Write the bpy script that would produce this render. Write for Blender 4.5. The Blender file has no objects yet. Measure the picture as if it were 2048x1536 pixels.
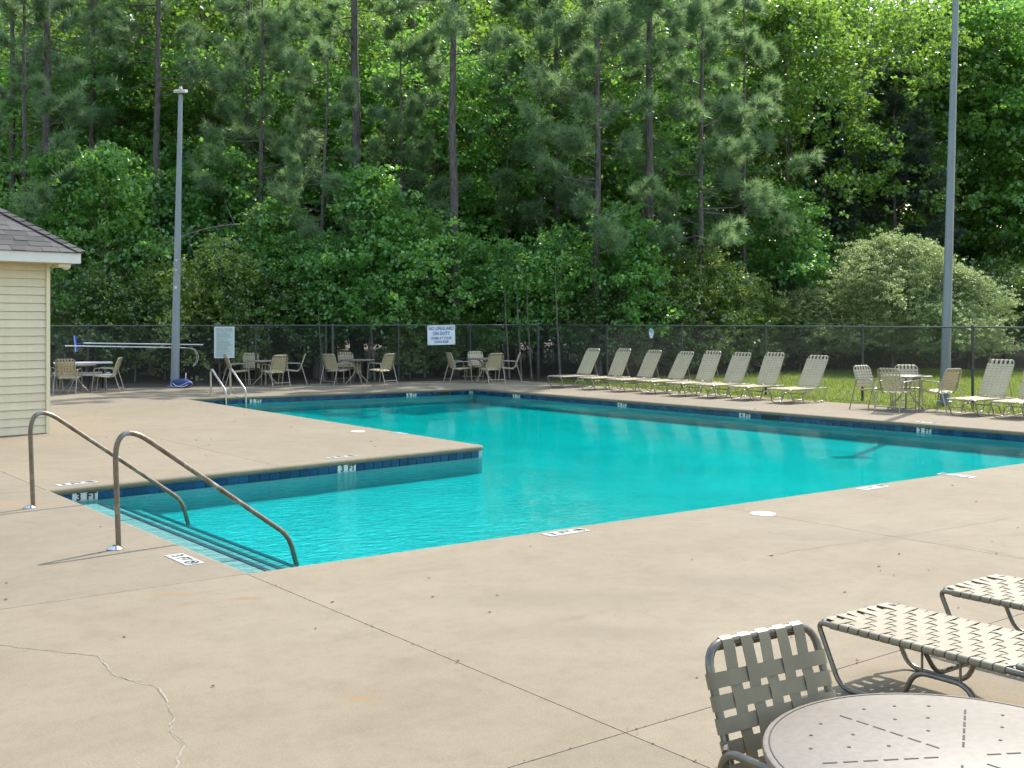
import bpy, math, random
import numpy as np
from mathutils import Vector, Matrix

R = math.radians
rnd = random.Random(7)
scene = bpy.context.scene
col = scene.collection

# ------------------------------------------------------------------ camera, sky, sun, exposure
# World axes follow the pool: X along the near pool edge, Y along the loungers' edge.  Units: metres.
CAM_H = 1.9
cam_d = bpy.data.cameras.new("camera")
cam_d.sensor_width = 36.0
cam_d.lens = 40.0
cam_d.shift_y = -0.062
cam_d.clip_end = 2000.0
cam = bpy.data.objects.new("camera", cam_d)
cam.location = (0, 0, CAM_H)
cam.rotation_euler = (R(90), 0, R(-37.39))
col.objects.link(cam)
scene.camera = cam

SUN_AZ = Vector((0.939, 0.339)).normalized()     # horizontal direction towards the sun
SUN_EL = R(51)
world = bpy.data.worlds.new("World")
scene.world = world
world.use_nodes = True
wn = world.node_tree.nodes
sky = wn.new("ShaderNodeTexSky")
sky.sky_type = 'NISHITA'
sky.sun_disc = False
sky.sun_elevation = SUN_EL
sky.sun_rotation = math.atan2(SUN_AZ.x, SUN_AZ.y)
sky.air_density = 1.7
sky.dust_density = 2.0
wn["Background"].inputs["Strength"].default_value = 0.15
world.node_tree.links.new(sky.outputs[0], wn["Background"].inputs["Color"])

sun_d = bpy.data.lights.new("sun", 'SUN')
sun_d.energy = 2.9
sun_d.angle = R(0.55)
sun_d.color = (1.0, 0.955, 0.885)
sun = bpy.data.objects.new("sun", sun_d)
sv = Vector((SUN_AZ.x * math.cos(SUN_EL), SUN_AZ.y * math.cos(SUN_EL), math.sin(SUN_EL)))
sun.rotation_euler = sv.to_track_quat('Z', 'Y').to_euler()
sun.location = (30, 15, 40)
col.objects.link(sun)

scene.view_settings.view_transform = 'Standard'
scene.view_settings.look = 'None'
scene.view_settings.exposure = 1.42
scene.view_settings.gamma = 1.0
scene.view_settings.use_curve_mapping = False
scene.render.engine = 'CYCLES'
scene.cycles.max_bounces = 6
scene.cycles.diffuse_bounces = 3
scene.cycles.glossy_bounces = 3
scene.cycles.transmission_bounces = 4
scene.cycles.use_adaptive_sampling = True
scene.cycles.adaptive_threshold = 0.02
scene.cycles.transparent_max_bounces = 12
scene.cycles.use_denoising = True
scene.cycles.use_light_tree = False
scene.cycles.caustics_reflective = False
scene.cycles.caustics_refractive = False

# ------------------------------------------------------------------ small tools
def tag(o, label=None, cat=None, group=None, kind=None):
    if label: o["label"] = label
    if cat: o["category"] = cat
    if group: o["group"] = group
    if kind: o["kind"] = kind
    return o

def empty(name, loc=(0, 0, 0), rz=0.0, label=None, cat=None, group=None):
    o = bpy.data.objects.new(name, None)
    o.empty_display_size = 0.2
    o.location = loc
    o.rotation_euler = (0, 0, rz)
    col.objects.link(o)
    return tag(o, label, cat, group)

def link(name, mesh, mat=None, parent=None, loc=None, kind=None):
    o = bpy.data.objects.new(name, mesh)
    if mat is not None and not mesh.materials:
        mesh.materials.append(mat)
    if loc is not None:
        o.location = loc
    col.objects.link(o)
    if parent is not None:
        o.parent = parent
    if kind: o["kind"] = kind
    return o

def place(o, name, parent):
    """a copy of one mesh object that shares its mesh data"""
    c = o.copy()
    c.name = name
    col.objects.link(c)
    c.parent = parent
    return c

def copy_tree(o, parent=None):
    c = o.copy()
    col.objects.link(c)
    c.parent = parent
    for ch in list(o.children):
        copy_tree(ch, c)
    return c

def mesh_np(name, v, f, smooth=False):
    v = np.asarray(v, dtype=np.float32)
    f = np.asarray(f, dtype=np.int32)
    n, k = f.shape
    me = bpy.data.meshes.new(name)
    me.vertices.add(len(v)); me.vertices.foreach_set("co", v.ravel())
    me.loops.add(n * k); me.loops.foreach_set("vertex_index", f.ravel())
    me.polygons.add(n)
    me.polygons.foreach_set("loop_start", np.arange(0, n * k, k, dtype=np.int32))
    me.polygons.foreach_set("loop_total", np.full(n, k, dtype=np.int32))
    if smooth:
        me.polygons.foreach_set("use_smooth", np.ones(n, dtype=bool))
    me.update(calc_edges=True)
    return me

class MB:
    """collects shapes for one mesh"""
    def __init__(self):
        self.v = []; self.f = []
    def add(self, v, f):
        o = len(self.v)
        self.v += [tuple(p) for p in v]
        self.f += [tuple(i + o for i in q) for q in f]
        return self
    def box(self, c, s, m=None):
        x, y, z = (a * 0.5 for a in s)
        p = [Vector(q) for q in ((-x,-y,-z),(x,-y,-z),(x,y,-z),(-x,y,-z),(-x,-y,z),(x,-y,z),(x,y,z),(-x,y,z))]
        if m is not None: p = [m @ q for q in p]
        c = Vector(c)
        return self.add([q + c for q in p], [(0,3,2,1),(4,5,6,7),(0,1,5,4),(1,2,6,5),(2,3,7,6),(3,0,4,7)])
    def prism(self, poly, z0, z1):
        n = len(poly)
        v = [(x, y, z0) for x, y in poly] + [(x, y, z1) for x, y in poly]
        f = [tuple(range(n - 1, -1, -1)), tuple(range(n, 2 * n))]
        f += [(i, (i + 1) % n, n + (i + 1) % n, n + i) for i in range(n)]
        return self.add(v, f)
    def tube(self, pts, r, n=8, closed=False, cap=True):
        pts = [Vector(p) for p in pts]
        N = len(pts)
        rr = r if hasattr(r, '__len__') else [r] * N
        tang = []
        for i in range(N):
            a = pts[i - 1] if (closed or i > 0) else pts[i]
            b = pts[(i + 1) % N] if (closed or i < N - 1) else pts[i]
            t = (b - a)
            tang.append(t.normalized() if t.length > 1e-9 else Vector((0, 0, 1)))
        ref = Vector((0, 0, 1)) if abs(tang[0].z) < 0.9 else Vector((1, 0, 0))
        nrm = tang[0].cross(ref).normalized()
        v = []
        for i in range(N):
            nrm = (nrm - tang[i] * nrm.dot(tang[i]))
            nrm = nrm.normalized() if nrm.length > 1e-6 else tang[i].orthogonal().normalized()
            bi = tang[i].cross(nrm)
            for k in range(n):
                a = 2 * math.pi * k / n
                v.append(pts[i] + (nrm * math.cos(a) + bi * math.sin(a)) * rr[i])
        f = []
        for i in range(N if closed else N - 1):
            j = (i + 1) % N
            for k in range(n):
                l = (k + 1) % n
                f.append((i * n + k, i * n + l, j * n + l, j * n + k))
        if cap and not closed:
            f.append(tuple(range(n - 1, -1, -1)))
            f.append(tuple((N - 1) * n + k for k in range(n)))
        return self.add(v, f)
    def lathe(self, prof, c=(0, 0, 0), n=24):
        v = []
        for r, z in prof:
            for k in range(n):
                a = 2 * math.pi * k / n
                v.append((c[0] + r * math.cos(a), c[1] + r * math.sin(a), c[2] + z))
        f = []
        for i in range(len(prof) - 1):
            for k in range(n):
                l = (k + 1) % n
                f.append((i * n + k, i * n + l, (i + 1) * n + l, (i + 1) * n + k))
        f.append(tuple(range(n - 1, -1, -1)))
        f.append(tuple((len(prof) - 1) * n + k for k in range(n)))
        return self.add(v, f)
    def ribbon(self, pts, side, w, t=0.0015):
        """a thin strap along pts; side = width direction"""
        pts = [Vector(p) for p in pts]; side = Vector(side).normalized()
        v = []; N = len(pts)
        for i in range(N):
            a = pts[max(0, i - 1)]; b = pts[min(N - 1, i + 1)]
            nn = (b - a).normalized().cross(side)
            for s, q in ((-1, -1), (1, -1), (1, 1), (-1, 1)):
                v.append(pts[i] + side * (w * 0.5 * s) + nn * (t * 0.5 * q))
        f = []
        for i in range(N - 1):
            for k in range(4):
                l = (k + 1) % 4
                f.append((i * 4 + k, i * 4 + l, i * 4 + 4 + l, i * 4 + 4 + k))
        f.append((3, 2, 1, 0)); f.append(tuple(4 * (N - 1) + k for k in range(4)))
        return self.add(v, f)
    def mesh(self, name, smooth=False):
        me = bpy.data.meshes.new(name)
        me.from_pydata(self.v, [], self.f)
        if smooth:
            me.polygons.foreach_set("use_smooth", [True] * len(me.polygons))
            try: me.set_sharp_from_angle(angle=R(40))
            except Exception: pass
        me.update()
        return me
    def build(self, name, mat, parent=None, smooth=False, loc=None, kind=None):
        return link(name, self.mesh(name, smooth), mat, parent, loc, kind)

def fillet(pts, r, n=5, closed=False):
    pts = [Vector(p) for p in pts]
    out = []; N = len(pts)
    for i in range(N):
        if not closed and (i == 0 or i == N - 1):
            out.append(pts[i]); continue
        p, a, b = pts[i], pts[i - 1], pts[(i + 1) % N]
        da, db = a - p, b - p
        ri = r[i] if hasattr(r, '__len__') else r
        ri = min(ri, da.length * 0.48, db.length * 0.48)
        p0 = p + da.normalized() * ri; p1 = p + db.normalized() * ri
        for k in range(n + 1):
            t = k / n
            out.append(p0 * (1 - t) ** 2 + p * 2 * t * (1 - t) + p1 * t * t)
    return out

# ------------------------------------------------------------------ materials
def new_mat(name):
    m = bpy.data.materials.new(name); m.use_nodes = True
    return m, m.node_tree.nodes, m.node_tree.links, m.node_tree.nodes["Principled BSDF"]

def ramp(nodes, links, src, stops):
    r = nodes.new("ShaderNodeValToRGB")
    e = r.color_ramp.elements
    while len(e) < len(stops): e.new(0.5)
    for i, (p, c) in enumerate(stops):
        e[i].position = p; e[i].color = (c[0], c[1], c[2], 1)
    links.new(src, r.inputs[0])
    return r.outputs[0]

def noise(nodes, links, vec, scale, detail=4, rough=0.6):
    t = nodes.new("ShaderNodeTexNoise")
    t.inputs["Scale"].default_value = scale
    t.inputs["Detail"].default_value = detail
    t.inputs["Roughness"].default_value = rough
    if vec is not None: links.new(vec, t.inputs["Vector"])
    return t.outputs[0]

def mixc(nodes, links, fac, a, b, mode='MIX'):
    m = nodes.new("ShaderNodeMix"); m.data_type = 'RGBA'; m.blend_type = mode
    for k, x in ((0, fac), (6, a), (7, b)):
        if hasattr(x, 'is_output') or isinstance(x, bpy.types.NodeSocket): links.new(x, m.inputs[k])
        elif k == 0: m.inputs[0].default_value = x
        else: m.inputs[k].default_value = (x[0], x[1], x[2], 1)
    return m.outputs[2]

def coords(nodes, which="Object"):
    return nodes.new("ShaderNodeTexCoord").outputs[which]

def bump(nodes, links, h, strength, dist, bsdf):
    b = nodes.new("ShaderNodeBump")
    b.inputs["Strength"].default_value = strength; b.inputs["Distance"].default_value = dist
    links.new(h, b.inputs["Height"]); links.new(b.outputs[0], bsdf.inputs["Normal"])

def simple(name, c, rough=0.6, metal=0.0, var=0.12, scale=6.0, spec=0.4, bmp=0.0):
    m, n, l, b = new_mat(name)
    v = coords(n)
    f = noise(n, l, v, scale, 5)
    lo = [max(0, x * (1 - var)) for x in c]; hi = [min(1, x * (1 + var)) for x in c]
    oi = n.new("ShaderNodeObjectInfo").outputs["Random"]
    l.new(mixc(n, l, 1.0, ramp(n, l, f, [(0.3, lo), (0.7, hi)]), ramp(n, l, oi, [(0, (0.93, 0.93, 0.925)), (1, (1.05, 1.05, 1.05))]), 'MULTIPLY'), b.inputs["Base Color"])
    b.inputs["Roughness"].default_value = rough; b.inputs["Metallic"].default_value = metal
    b.inputs["Specular IOR Level"].default_value = spec
    if bmp: bump(n, l, f, bmp, 0.01, b)
    return m

STAINS = [(2.92, 7.71, 0.24, 0.07, (0.20, 0.125, 0.055), 0.55), (3.28, 7.28, 0.16, 0.06, (0.19, 0.11, 0.05), 0.6), (2.86, 5.0, 0.10, 0.05, (0.22, 0.14, 0.05), 0.6),
          (2.9, 12.6, 0.75, 0.35, (0.235, 0.16, 0.09), 0.6), (2.85, 9.1, 0.30, 0.05, (0.20, 0.13, 0.07), 0.45), (2.4, 9.9, 0.34, 0.05, (0.20, 0.13, 0.07), 0.45),
          (5.0, 6.0, 1.3, 0.35, (0.15, 0.125, 0.088), 0.55), (6.3, 5.6, 0.9, 0.30, (0.145, 0.12, 0.085), 0.55), (4.6, 5.2, 0.8, 0.22, (0.15, 0.125, 0.09), 0.5),
          (8.4, 6.2, 1.2, 0.30, (0.155, 0.13, 0.095), 0.5)]
def concrete_mat():
    m, n, l, b = new_mat("weathered_concrete")
    g = n.new("ShaderNodeNewGeometry").outputs["Position"]
    big = noise(n, l, g, 0.35, 5, 0.6)
    mid = noise(n, l, g, 2.2, 6, 0.65)
    fine = noise(n, l, g, 90, 3, 0.7)
    speck = noise(n, l, g, 260, 2, 0.5)
    c1 = ramp(n, l, big, [(0.3, (0.184, 0.153, 0.107)), (0.7, (0.212, 0.180, 0.130))])
    c2 = ramp(n, l, mid, [(0.30, (0.90, 0.89, 0.87)), (0.55, (1, 1, 1)), (0.8, (1.04, 1.03, 1.0))])
    c3 = ramp(n, l, fine, [(0.3, (0.84, 0.83, 0.81)), (0.7, (1.10, 1.10, 1.10))])
    c4 = ramp(n, l, speck, [(0.30, (0.50, 0.46, 0.40)), (0.42, (1, 1, 1))])
    c = mixc(n, l, 1.0, c1, c2, 'MULTIPLY')
    c = mixc(n, l, 1.0, c, c3, 'MULTIPLY')
    c = mixc(n, l, 0.7, c, c4, 'MULTIPLY')
    pat = noise(n, l, g, 7.5, 8, 0.75)
    c = mixc(n, l, 1.0, c, ramp(n, l, pat, [(0.30, (0.89, 0.88, 0.86)), (0.5, (1, 1, 1)), (0.72, (1.06, 1.055, 1.05))]), 'MULTIPLY')
    # streaky grey-brown wear, stretched along the slabs
    mp = n.new("ShaderNodeMapping"); mp.inputs["Scale"].default_value = (0.5, 1.6, 1)
    mp.inputs["Rotation"].default_value = (0, 0, R(-37))
    l.new(g, mp.inputs[0])
    st = noise(n, l, mp.outputs[0], 1.3, 7, 0.72)
    c = mixc(n, l, ramp(n, l, st, [(0.56, (0, 0, 0)), (0.74, (0.55, 0.55, 0.55))]), c, (0.138, 0.112, 0.074))
    # a few rust marks
    ru = noise(n, l, g, 0.9, 3, 0.5)
    c = mixc(n, l, ramp(n, l, ru, [(0.735, (0, 0, 0)), (0.80, (0.35, 0.35, 0.35))]), c, (0.26, 0.15, 0.06))
    # rust and dirt marks where metal feet and leaves have lain
    for (x, y, rx, ry, colr, k) in STAINS:
        cv = n.new("ShaderNodeVectorMath"); cv.operation = 'SUBTRACT'; l.new(g, cv.inputs[0]); cv.inputs[1].default_value = (x, y, 0)
        rot = n.new("ShaderNodeMapping"); rot.inputs["Rotation"].default_value = (0, 0, R(37)); rot.inputs["Scale"].default_value = (1 / rx, 1 / ry, 0)
        rot.vector_type = 'TEXTURE'; rot.inputs["Scale"].default_value = (rx, ry, 1)
        rot.inputs["Rotation"].default_value = (0, 0, R(-37))
        l.new(cv.outputs[0], rot.inputs[0])
        ln = n.new("ShaderNodeVectorMath"); ln.operation = 'LENGTH'; l.new(rot.outputs[0], ln.inputs[0])
        ad = n.new("ShaderNodeMath"); ad.operation = 'ADD'; l.new(ln.outputs["Value"], ad.inputs[0]); l.new(noise(n, l, g, 9, 5, 0.75), ad.inputs[1])
        hf = n.new("ShaderNodeMath"); hf.operation = 'MULTIPLY'; hf.inputs[1].default_value = 0.5; l.new(ad.outputs[0], hf.inputs[0])
        c = mixc(n, l, ramp(n, l, hf.outputs[0], [(0.38, (k, k, k)), (0.75, (0, 0, 0))]), c, colr)
    # each slab cast a little differently
    oi = n.new("ShaderNodeObjectInfo").outputs["Random"]
    c = mixc(n, l, 1.0, c, ramp(n, l, oi, [(0.0, (0.90, 0.905, 0.91)), (1.0, (1.04, 1.03, 1.02))]), 'MULTIPLY')
    l.new(c, b.inputs["Base Color"])
    b.inputs["Roughness"].default_value = 0.88
    b.inputs["Specular IOR Level"].default_value = 0.25
    bump(n, l, fine, 0.25, 0.004, b)
    return m

def leaf_mat(name, dark, light, trans, tw=0.45, gloss=0.06, rough=0.45):
    m = bpy.data.materials.new(name); m.use_nodes = True
    n, l = m.node_tree.nodes, m.node_tree.links
    n.clear()
    out = n.new("ShaderNodeOutputMaterial")
    geo = n.new("ShaderNodeNewGeometry")
    isl = geo.outputs["Random Per Island"]
    big = noise(n, l, geo.outputs["Position"], 0.55, 3, 0.6)
    c = ramp(n, l, isl, [(0.0, dark), (1.0, light)])
    c = mixc(n, l, 0.75, c, ramp(n, l, big, [(0.3, (0.62, 0.66, 0.62)), (0.7, (1.25, 1.22, 1.1))]), 'MULTIPLY')
    oi = n.new("ShaderNodeObjectInfo").outputs["Random"]
    c = mixc(n, l, 1.0, c, ramp(n, l, oi, [(0, (0.82, 0.88, 0.86)), (1, (1.15, 1.08, 1.0))]), 'MULTIPLY')
    d = n.new("ShaderNodeBsdfDiffuse"); l.new(c, d.inputs[0])
    t = n.new("ShaderNodeBsdfTranslucent")
    tc = ramp(n, l, isl, [(0.0, [x * 0.75 for x in trans]), (1.0, trans)])
    l.new(tc, t.inputs[0])
    mx = n.new("ShaderNodeMixShader"); mx.inputs[0].default_value = tw
    l.new(d.outputs[0], mx.inputs[1]); l.new(t.outputs[0], mx.inputs[2])
    gl = n.new("ShaderNodeBsdfGlossy"); gl.inputs["Roughness"].default_value = rough
    gl.inputs[0].default_value = (0.9, 0.95, 0.9, 1)
    m2 = n.new("ShaderNodeMixShader"); m2.inputs[0].default_value = gloss
    l.new(mx.outputs[0], m2.inputs[1]); l.new(gl.outputs[0], m2.inputs[2])
    l.new(m2.outputs[0], out.inputs[0])
    return m

def water_mat():
    m = bpy.data.materials.new("pool_water"); m.use_nodes = True
    n, l = m.node_tree.nodes, m.node_tree.links
    n.clear()
    out = n.new("ShaderNodeOutputMaterial")
    g = n.new("ShaderNodeNewGeometry").outputs["Position"]
    mp = n.new("ShaderNodeMapping"); mp.inputs["Rotation"].default_value = (0, 0, R(37))
    mp.inputs["Scale"].default_value = (0.7, 1.3, 1)
    l.new(g, mp.inputs[0])
    a = noise(n, l, mp.outputs[0], 7.0, 3, 0.55)
    bb = noise(n, l, mp.outputs[0], 1.1, 2, 0.5)
    # ripples are livelier over the shallow steps end, calm in the far part
    sep = n.new("ShaderNodeSeparateXYZ"); l.new(g, sep.inputs[0])
    mr = n.new("ShaderNodeMapRange")
    mr.inputs["From Min"].default_value = 5.0; mr.inputs["From Max"].default_value = 12.0
    mr.inputs["To Min"].default_value = 1.0; mr.inputs["To Max"].default_value = 0.035
    l.new(sep.outputs[0], mr.inputs["Value"])
    ml = n.new("ShaderNodeMath"); ml.operation = 'MULTIPLY'
    l.new(a, ml.inputs[0]); l.new(mr.outputs[0], ml.inputs[1])
    ad = n.new("ShaderNodeMath"); ad.operation = 'ADD'
    l.new(ml.outputs[0], ad.inputs[0]); 
    m3 = n.new("ShaderNodeMath"); m3.operation = 'MULTIPLY'; m3.inputs[1].default_value = 0.09
    l.new(bb, m3.inputs[0]); l.new(m3.outputs[0], ad.inputs[1])
    bp = n.new("ShaderNodeBump"); bp.inputs["Strength"].default_value = 1.0; bp.inputs["Distance"].default_value = 0.055
    l.new(ad.outputs[0], bp.inputs["Height"])
    fr = n.new("ShaderNodeFresnel"); fr.inputs[0].default_value = 1.33
    l.new(bp.outputs[0], fr.inputs["Normal"])
    gl = n.new("ShaderNodeBsdfGlossy"); gl.inputs["Roughness"].default_value = 0.02
    l.new(bp.outputs[0], gl.inputs["Normal"])
    tr = n.new("ShaderNodeBsdfTransparent"); tr.inputs[0].default_value = (0.97, 1, 1, 1)
    mx = n.new("ShaderNodeMixShader")
    sc = n.new("ShaderNodeMath"); sc.operation = 'MULTIPLY'; sc.inputs[1].default_value = 0.48   # seen as through a polarising filter
    l.new(fr.outputs[0], sc.inputs[0])
    l.new(sc.outputs[0], mx.inputs[0]); l.new(tr.outputs[0], mx.inputs[1]); l.new(gl.outputs[0], mx.inputs[2])
    l.new(mx.outputs[0], out.inputs["Surface"])
    va = n.new("ShaderNodeVolumeAbsorption")
    va.inputs["Color"].default_value = (0.0, 0.962, 0.957, 1)
    va.inputs["Density"].default_value = 2.3
    l.new(va.outputs[0], out.inputs["Volume"])
    return m

M = {}
M['concrete'] = concrete_mat()
M['joint'] = simple('joint_filler', (0.13, 0.108, 0.078), 0.95)
M['sealant'] = simple('crack_sealant', (0.228, 0.198, 0.150), 0.7)
M['crackdark'] = simple('crack_dirt', (0.16, 0.125, 0.085), 0.95, var=0.4, scale=30)
M['plaster'] = simple('pool_plaster', (0.30, 0.42, 0.415), 0.8, var=0.14, scale=0.8)
M['step'] = simple('step_plaster', (0.215, 0.235, 0.222), 0.8, var=0.10, scale=9)
M['water'] = water_mat()
M['nosing'] = simple('step_nosing', (0.02, 0.03, 0.05), 0.5)
M['white_tile'] = simple('white_tile', (0.40, 0.395, 0.37), 0.4, var=0.16, scale=14)
M['wall_white_tile'] = simple('white_wall_tile', (0.55, 0.55, 0.53), 0.3, var=0.06)
M['black'] = simple('black_paint', (0.015, 0.015, 0.018), 0.5)
M['skim'] = simple('skimmer_throat', (0.012, 0.013, 0.015), 0.7)
M['lid'] = simple('white_plastic_lid', (0.52, 0.51, 0.49), 0.45, var=0.05)
M['redpaint'] = simple('red_paint', (0.45, 0.05, 0.03), 0.6)

def tile_mat():
    m, n, l, b = new_mat("blue_glazed_tile")
    oi = n.new("ShaderNodeObjectInfo").outputs["Random"]
    c = ramp(n, l, oi, [(0, (0.006, 0.022, 0.075)), (0.5, (0.008, 0.035, 0.11)), (1, (0.012, 0.06, 0.145))])
    v = coords(n)
    s = noise(n, l, v, 30, 3)
    c = mixc(n, l, 0.6, c, ramp(n, l, s, [(0.3, (0.7, 0.7, 0.7)), (0.7, (1.25, 1.25, 1.25))]), 'MULTIPLY')
    l.new(c, b.inputs["Base Color"]); b.inputs["Roughness"].default_value = 0.15
    return m
M['tile'] = tile_mat()

def rail_mat():
    m, n, l, b = new_mat("worn_stainless_tube")
    v = coords(n)
    mp = n.new("ShaderNodeMapping"); mp.inputs["Scale"].default_value = (1, 1, 0.5); l.new(v, mp.inputs[0])
    f = noise(n, l, mp.outputs[0], 9, 6, 0.7)
    c = ramp(n, l, f, [(0.36, (0.34, 0.325, 0.30)), (0.48, (0.19, 0.15, 0.115)), (0.66, (0.10, 0.060, 0.035))])
    l.new(c, b.inputs["Base Color"])
    l.new(ramp(n, l, f, [(0.4, (0.9, 0.9, 0.9)), (0.62, (0.35, 0.35, 0.35))]), b.inputs["Metallic"])
    l.new(ramp(n, l, f, [(0.4, (0.24, 0.24, 0.24)), (0.65, (0.6, 0.6, 0.6))]), b.inputs["Roughness"])
    return m
M['rail'] = rail_mat()
M['chrome'] = simple('polished_flange', (0.55, 0.56, 0.58), 0.18, 1.0)
M['ladder'] = simple('ladder_tube', (0.40, 0.375, 0.33), 0.32, 0.85, scale=12)
M['strap'] = simple('cream_vinyl_strap', (0.44, 0.368, 0.235), 0.42, var=0.08, scale=4)
M['strap_fg'] = simple('taupe_vinyl_strap', (0.178, 0.150, 0.096), 0.52, var=0.10, scale=5)
M['tubing'] = simple('champagne_tubing', (0.32, 0.29, 0.23), 0.35, 0.5, var=0.1)
M['tubing_fg'] = simple('grey_tubing', (0.165, 0.150, 0.128), 0.32, 0.7, var=0.2, scale=14)
M['table'] = simple('tan_table_top', (0.170, 0.146, 0.118), 0.5, var=0.14, scale=40)
M['table_rim'] = simple('table_rim', (0.30, 0.26, 0.21), 0.45)
M['slotdark'] = simple('slot_dark', (0.03, 0.028, 0.025), 0.8)
M['fence'] = simple('black_fence_coating', (0.030, 0.034, 0.036), 0.42, 0.0, spec=0.6)
M['fence_rail'] = simple('worn_fence_rail', (0.10, 0.105, 0.10), 0.30, 0.5, var=0.3, scale=8)
M['wire'] = simple('chain_link_wire', (0.050, 0.055, 0.056), 0.38, 0.2, spec=0.6)
M['pole'] = simple('grey_steel_pole', (0.20, 0.228, 0.248), 0.5, 0.2, var=0.08, scale=2)
M['lamp'] = simple('floodlight_housing', (0.45, 0.43, 0.38), 0.5)
M['lampdark'] = simple('floodlight_dark', (0.04, 0.04, 0.04), 0.5)
M['siding'] = simple('cream_vinyl_siding', (0.60, 0.525, 0.385), 0.55, var=0.11, scale=2.5)
M['trim'] = simple('cream_trim', (0.66, 0.58, 0.40), 0.5, var=0.04)
M['fascia'] = simple('white_fascia', (0.62, 0.60, 0.56), 0.5, var=0.04)
M['white'] = simple('white_plastic', (0.58, 0.58, 0.56), 0.45, var=0.05)
M['blue'] = simple('blue_plastic', (0.03, 0.07, 0.42), 0.5)
M['navy'] = simple('navy_netting', (0.03, 0.05, 0.14), 0.8, var=0.4, scale=18)
M['bristle'] = simple('pale_blue_bristle', (0.30, 0.36, 0.75), 0.8)
M['signwhite'] = simple('sign_white', (0.60, 0.64, 0.69), 0.4, var=0.03)
M['signpale'] = simple('sign_pale_green', (0.42, 0.50, 0.48), 0.4, var=0.04)
M['signblue'] = simple('sign_blue_ink', (0.02, 0.045, 0.20), 0.6)
M['signgrey'] = simple('sign_grey_ink', (0.20, 0.27, 0.27), 0.6)
M['signcyan'] = simple('sign_sky_blue', (0.10, 0.42, 0.68), 0.5)
M['debris'] = simple('dead_leaf', (0.12, 0.07, 0.035), 0.9, var=0.5, scale=3)
M['rust'] = simple('rust_stain', (0.43, 0.27, 0.12), 0.9)

def shingle_mat():
    m, n, l, b = new_mat("asphalt_shingle")
    g = n.new("ShaderNodeNewGeometry").outputs["Position"]
    oi = n.new("ShaderNodeObjectInfo").outputs["Random"]
    c = ramp(n, l, oi, [(0, (0.042, 0.040, 0.040)), (1, (0.085, 0.080, 0.078))])
    s = noise(n, l, g, 140, 2, 0.8)
    c = mixc(n, l, 0.8, c, ramp(n, l, s, [(0.3, (0.5, 0.5, 0.5)), (0.7, (1.5, 1.5, 1.5))]), 'MULTIPLY')
    l.new(c, b.inputs["Base Color"]); b.inputs["Roughness"].default_value = 0.95
    bump(n, l, s, 0.4, 0.004, b)
    return m
M['shingle'] = shingle_mat()

def ground_mat():
    m, n, l, b = new_mat("forest_floor_litter")
    g = n.new("ShaderNodeNewGeometry").outputs["Position"]
    a = noise(n, l, g, 0.6, 6, 0.65); f = noise(n, l, g, 14, 6, 0.8)
    c = ramp(n, l, f, [(0.3, (0.030, 0.020, 0.012)), (0.55, (0.075, 0.050, 0.030)), (0.75, (0.14, 0.10, 0.06))])
    c = mixc(n, l, ramp(n, l, a, [(0.55, (0, 0, 0)), (0.7, (0.5, 0.5, 0.5))]), c, (0.05, 0.075, 0.02))
    l.new(c, b.inputs["Base Color"]); b.inputs["Roughness"].default_value = 1.0
    bump(n, l, f, 0.8, 0.04, b)
    return m
M['ground'] = ground_mat()

def lawn_mat():
    m, n, l, b = new_mat("lawn_turf")
    g = n.new("ShaderNodeNewGeometry").outputs["Position"]
    a = noise(n, l, g, 0.7, 5, 0.65); f = noise(n, l, g, 22, 5, 0.8)
    c = ramp(n, l, a, [(0.3, (0.075, 0.120, 0.018)), (0.7, (0.135, 0.175, 0.022))])
    c = mixc(n, l, 0.8, c, ramp(n, l, f, [(0.3, (0.55, 0.55, 0.5)), (0.7, (1.4, 1.35, 1.2))]), 'MULTIPLY')
    l.new(c, b.inputs["Base Color"]); b.inputs["Roughness"].default_value = 0.95
    bump(n, l, f, 0.8, 0.03, b)
    return m
M['lawn'] = lawn_mat()

def bark_mat(name, lo, hi):
    m, n, l, b = new_mat(name)
    v = coords(n)
    mp = n.new("ShaderNodeMapping"); mp.inputs["Scale"].default_value = (6, 6, 1.5); l.new(v, mp.inputs[0])
    f = noise(n, l, mp.outputs[0], 2.5, 6, 0.75)
    l.new(ramp(n, l, f, [(0.35, lo), (0.65, hi)]), b.inputs["Base Color"])
    b.inputs["Roughness"].default_value = 0.95
    bump(n, l, f, 1.0, 0.04, b)
    return m
M['pine_bark'] = bark_mat('pine_bark', (0.050, 0.043, 0.040), (0.175, 0.150, 0.138))
M['grey_bark'] = bark_mat('grey_bark', (0.09, 0.08, 0.065), (0.25, 0.225, 0.19))
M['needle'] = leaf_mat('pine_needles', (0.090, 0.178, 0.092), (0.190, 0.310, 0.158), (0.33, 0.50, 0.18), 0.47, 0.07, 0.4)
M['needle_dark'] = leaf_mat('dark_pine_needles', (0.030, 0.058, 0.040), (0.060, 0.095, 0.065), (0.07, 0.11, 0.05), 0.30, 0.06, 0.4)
M['leaf'] = leaf_mat('sweetgum_leaf', (0.066, 0.190, 0.052), (0.185, 0.380, 0.108), (0.30, 0.60, 0.08), 0.47, 0.05, 0.35)
M['leaf_deep'] = leaf_mat('woodland_leaf', (0.045, 0.115, 0.022), (0.135, 0.255, 0.055), (0.27, 0.46, 0.055), 0.50, 0.05, 0.35)
M['leaf_olive'] = leaf_mat('olive_shrub_leaf', (0.080, 0.160, 0.030), (0.235, 0.330, 0.062), (0.46, 0.60, 0.08), 0.48, 0.09, 0.35)
M['leaf_dark'] = leaf_mat('evergreen_shrub_leaf', (0.040, 0.090, 0.025), (0.105, 0.170, 0.048), (0.20, 0.32, 0.05), 0.40, 0.07, 0.3)
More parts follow.
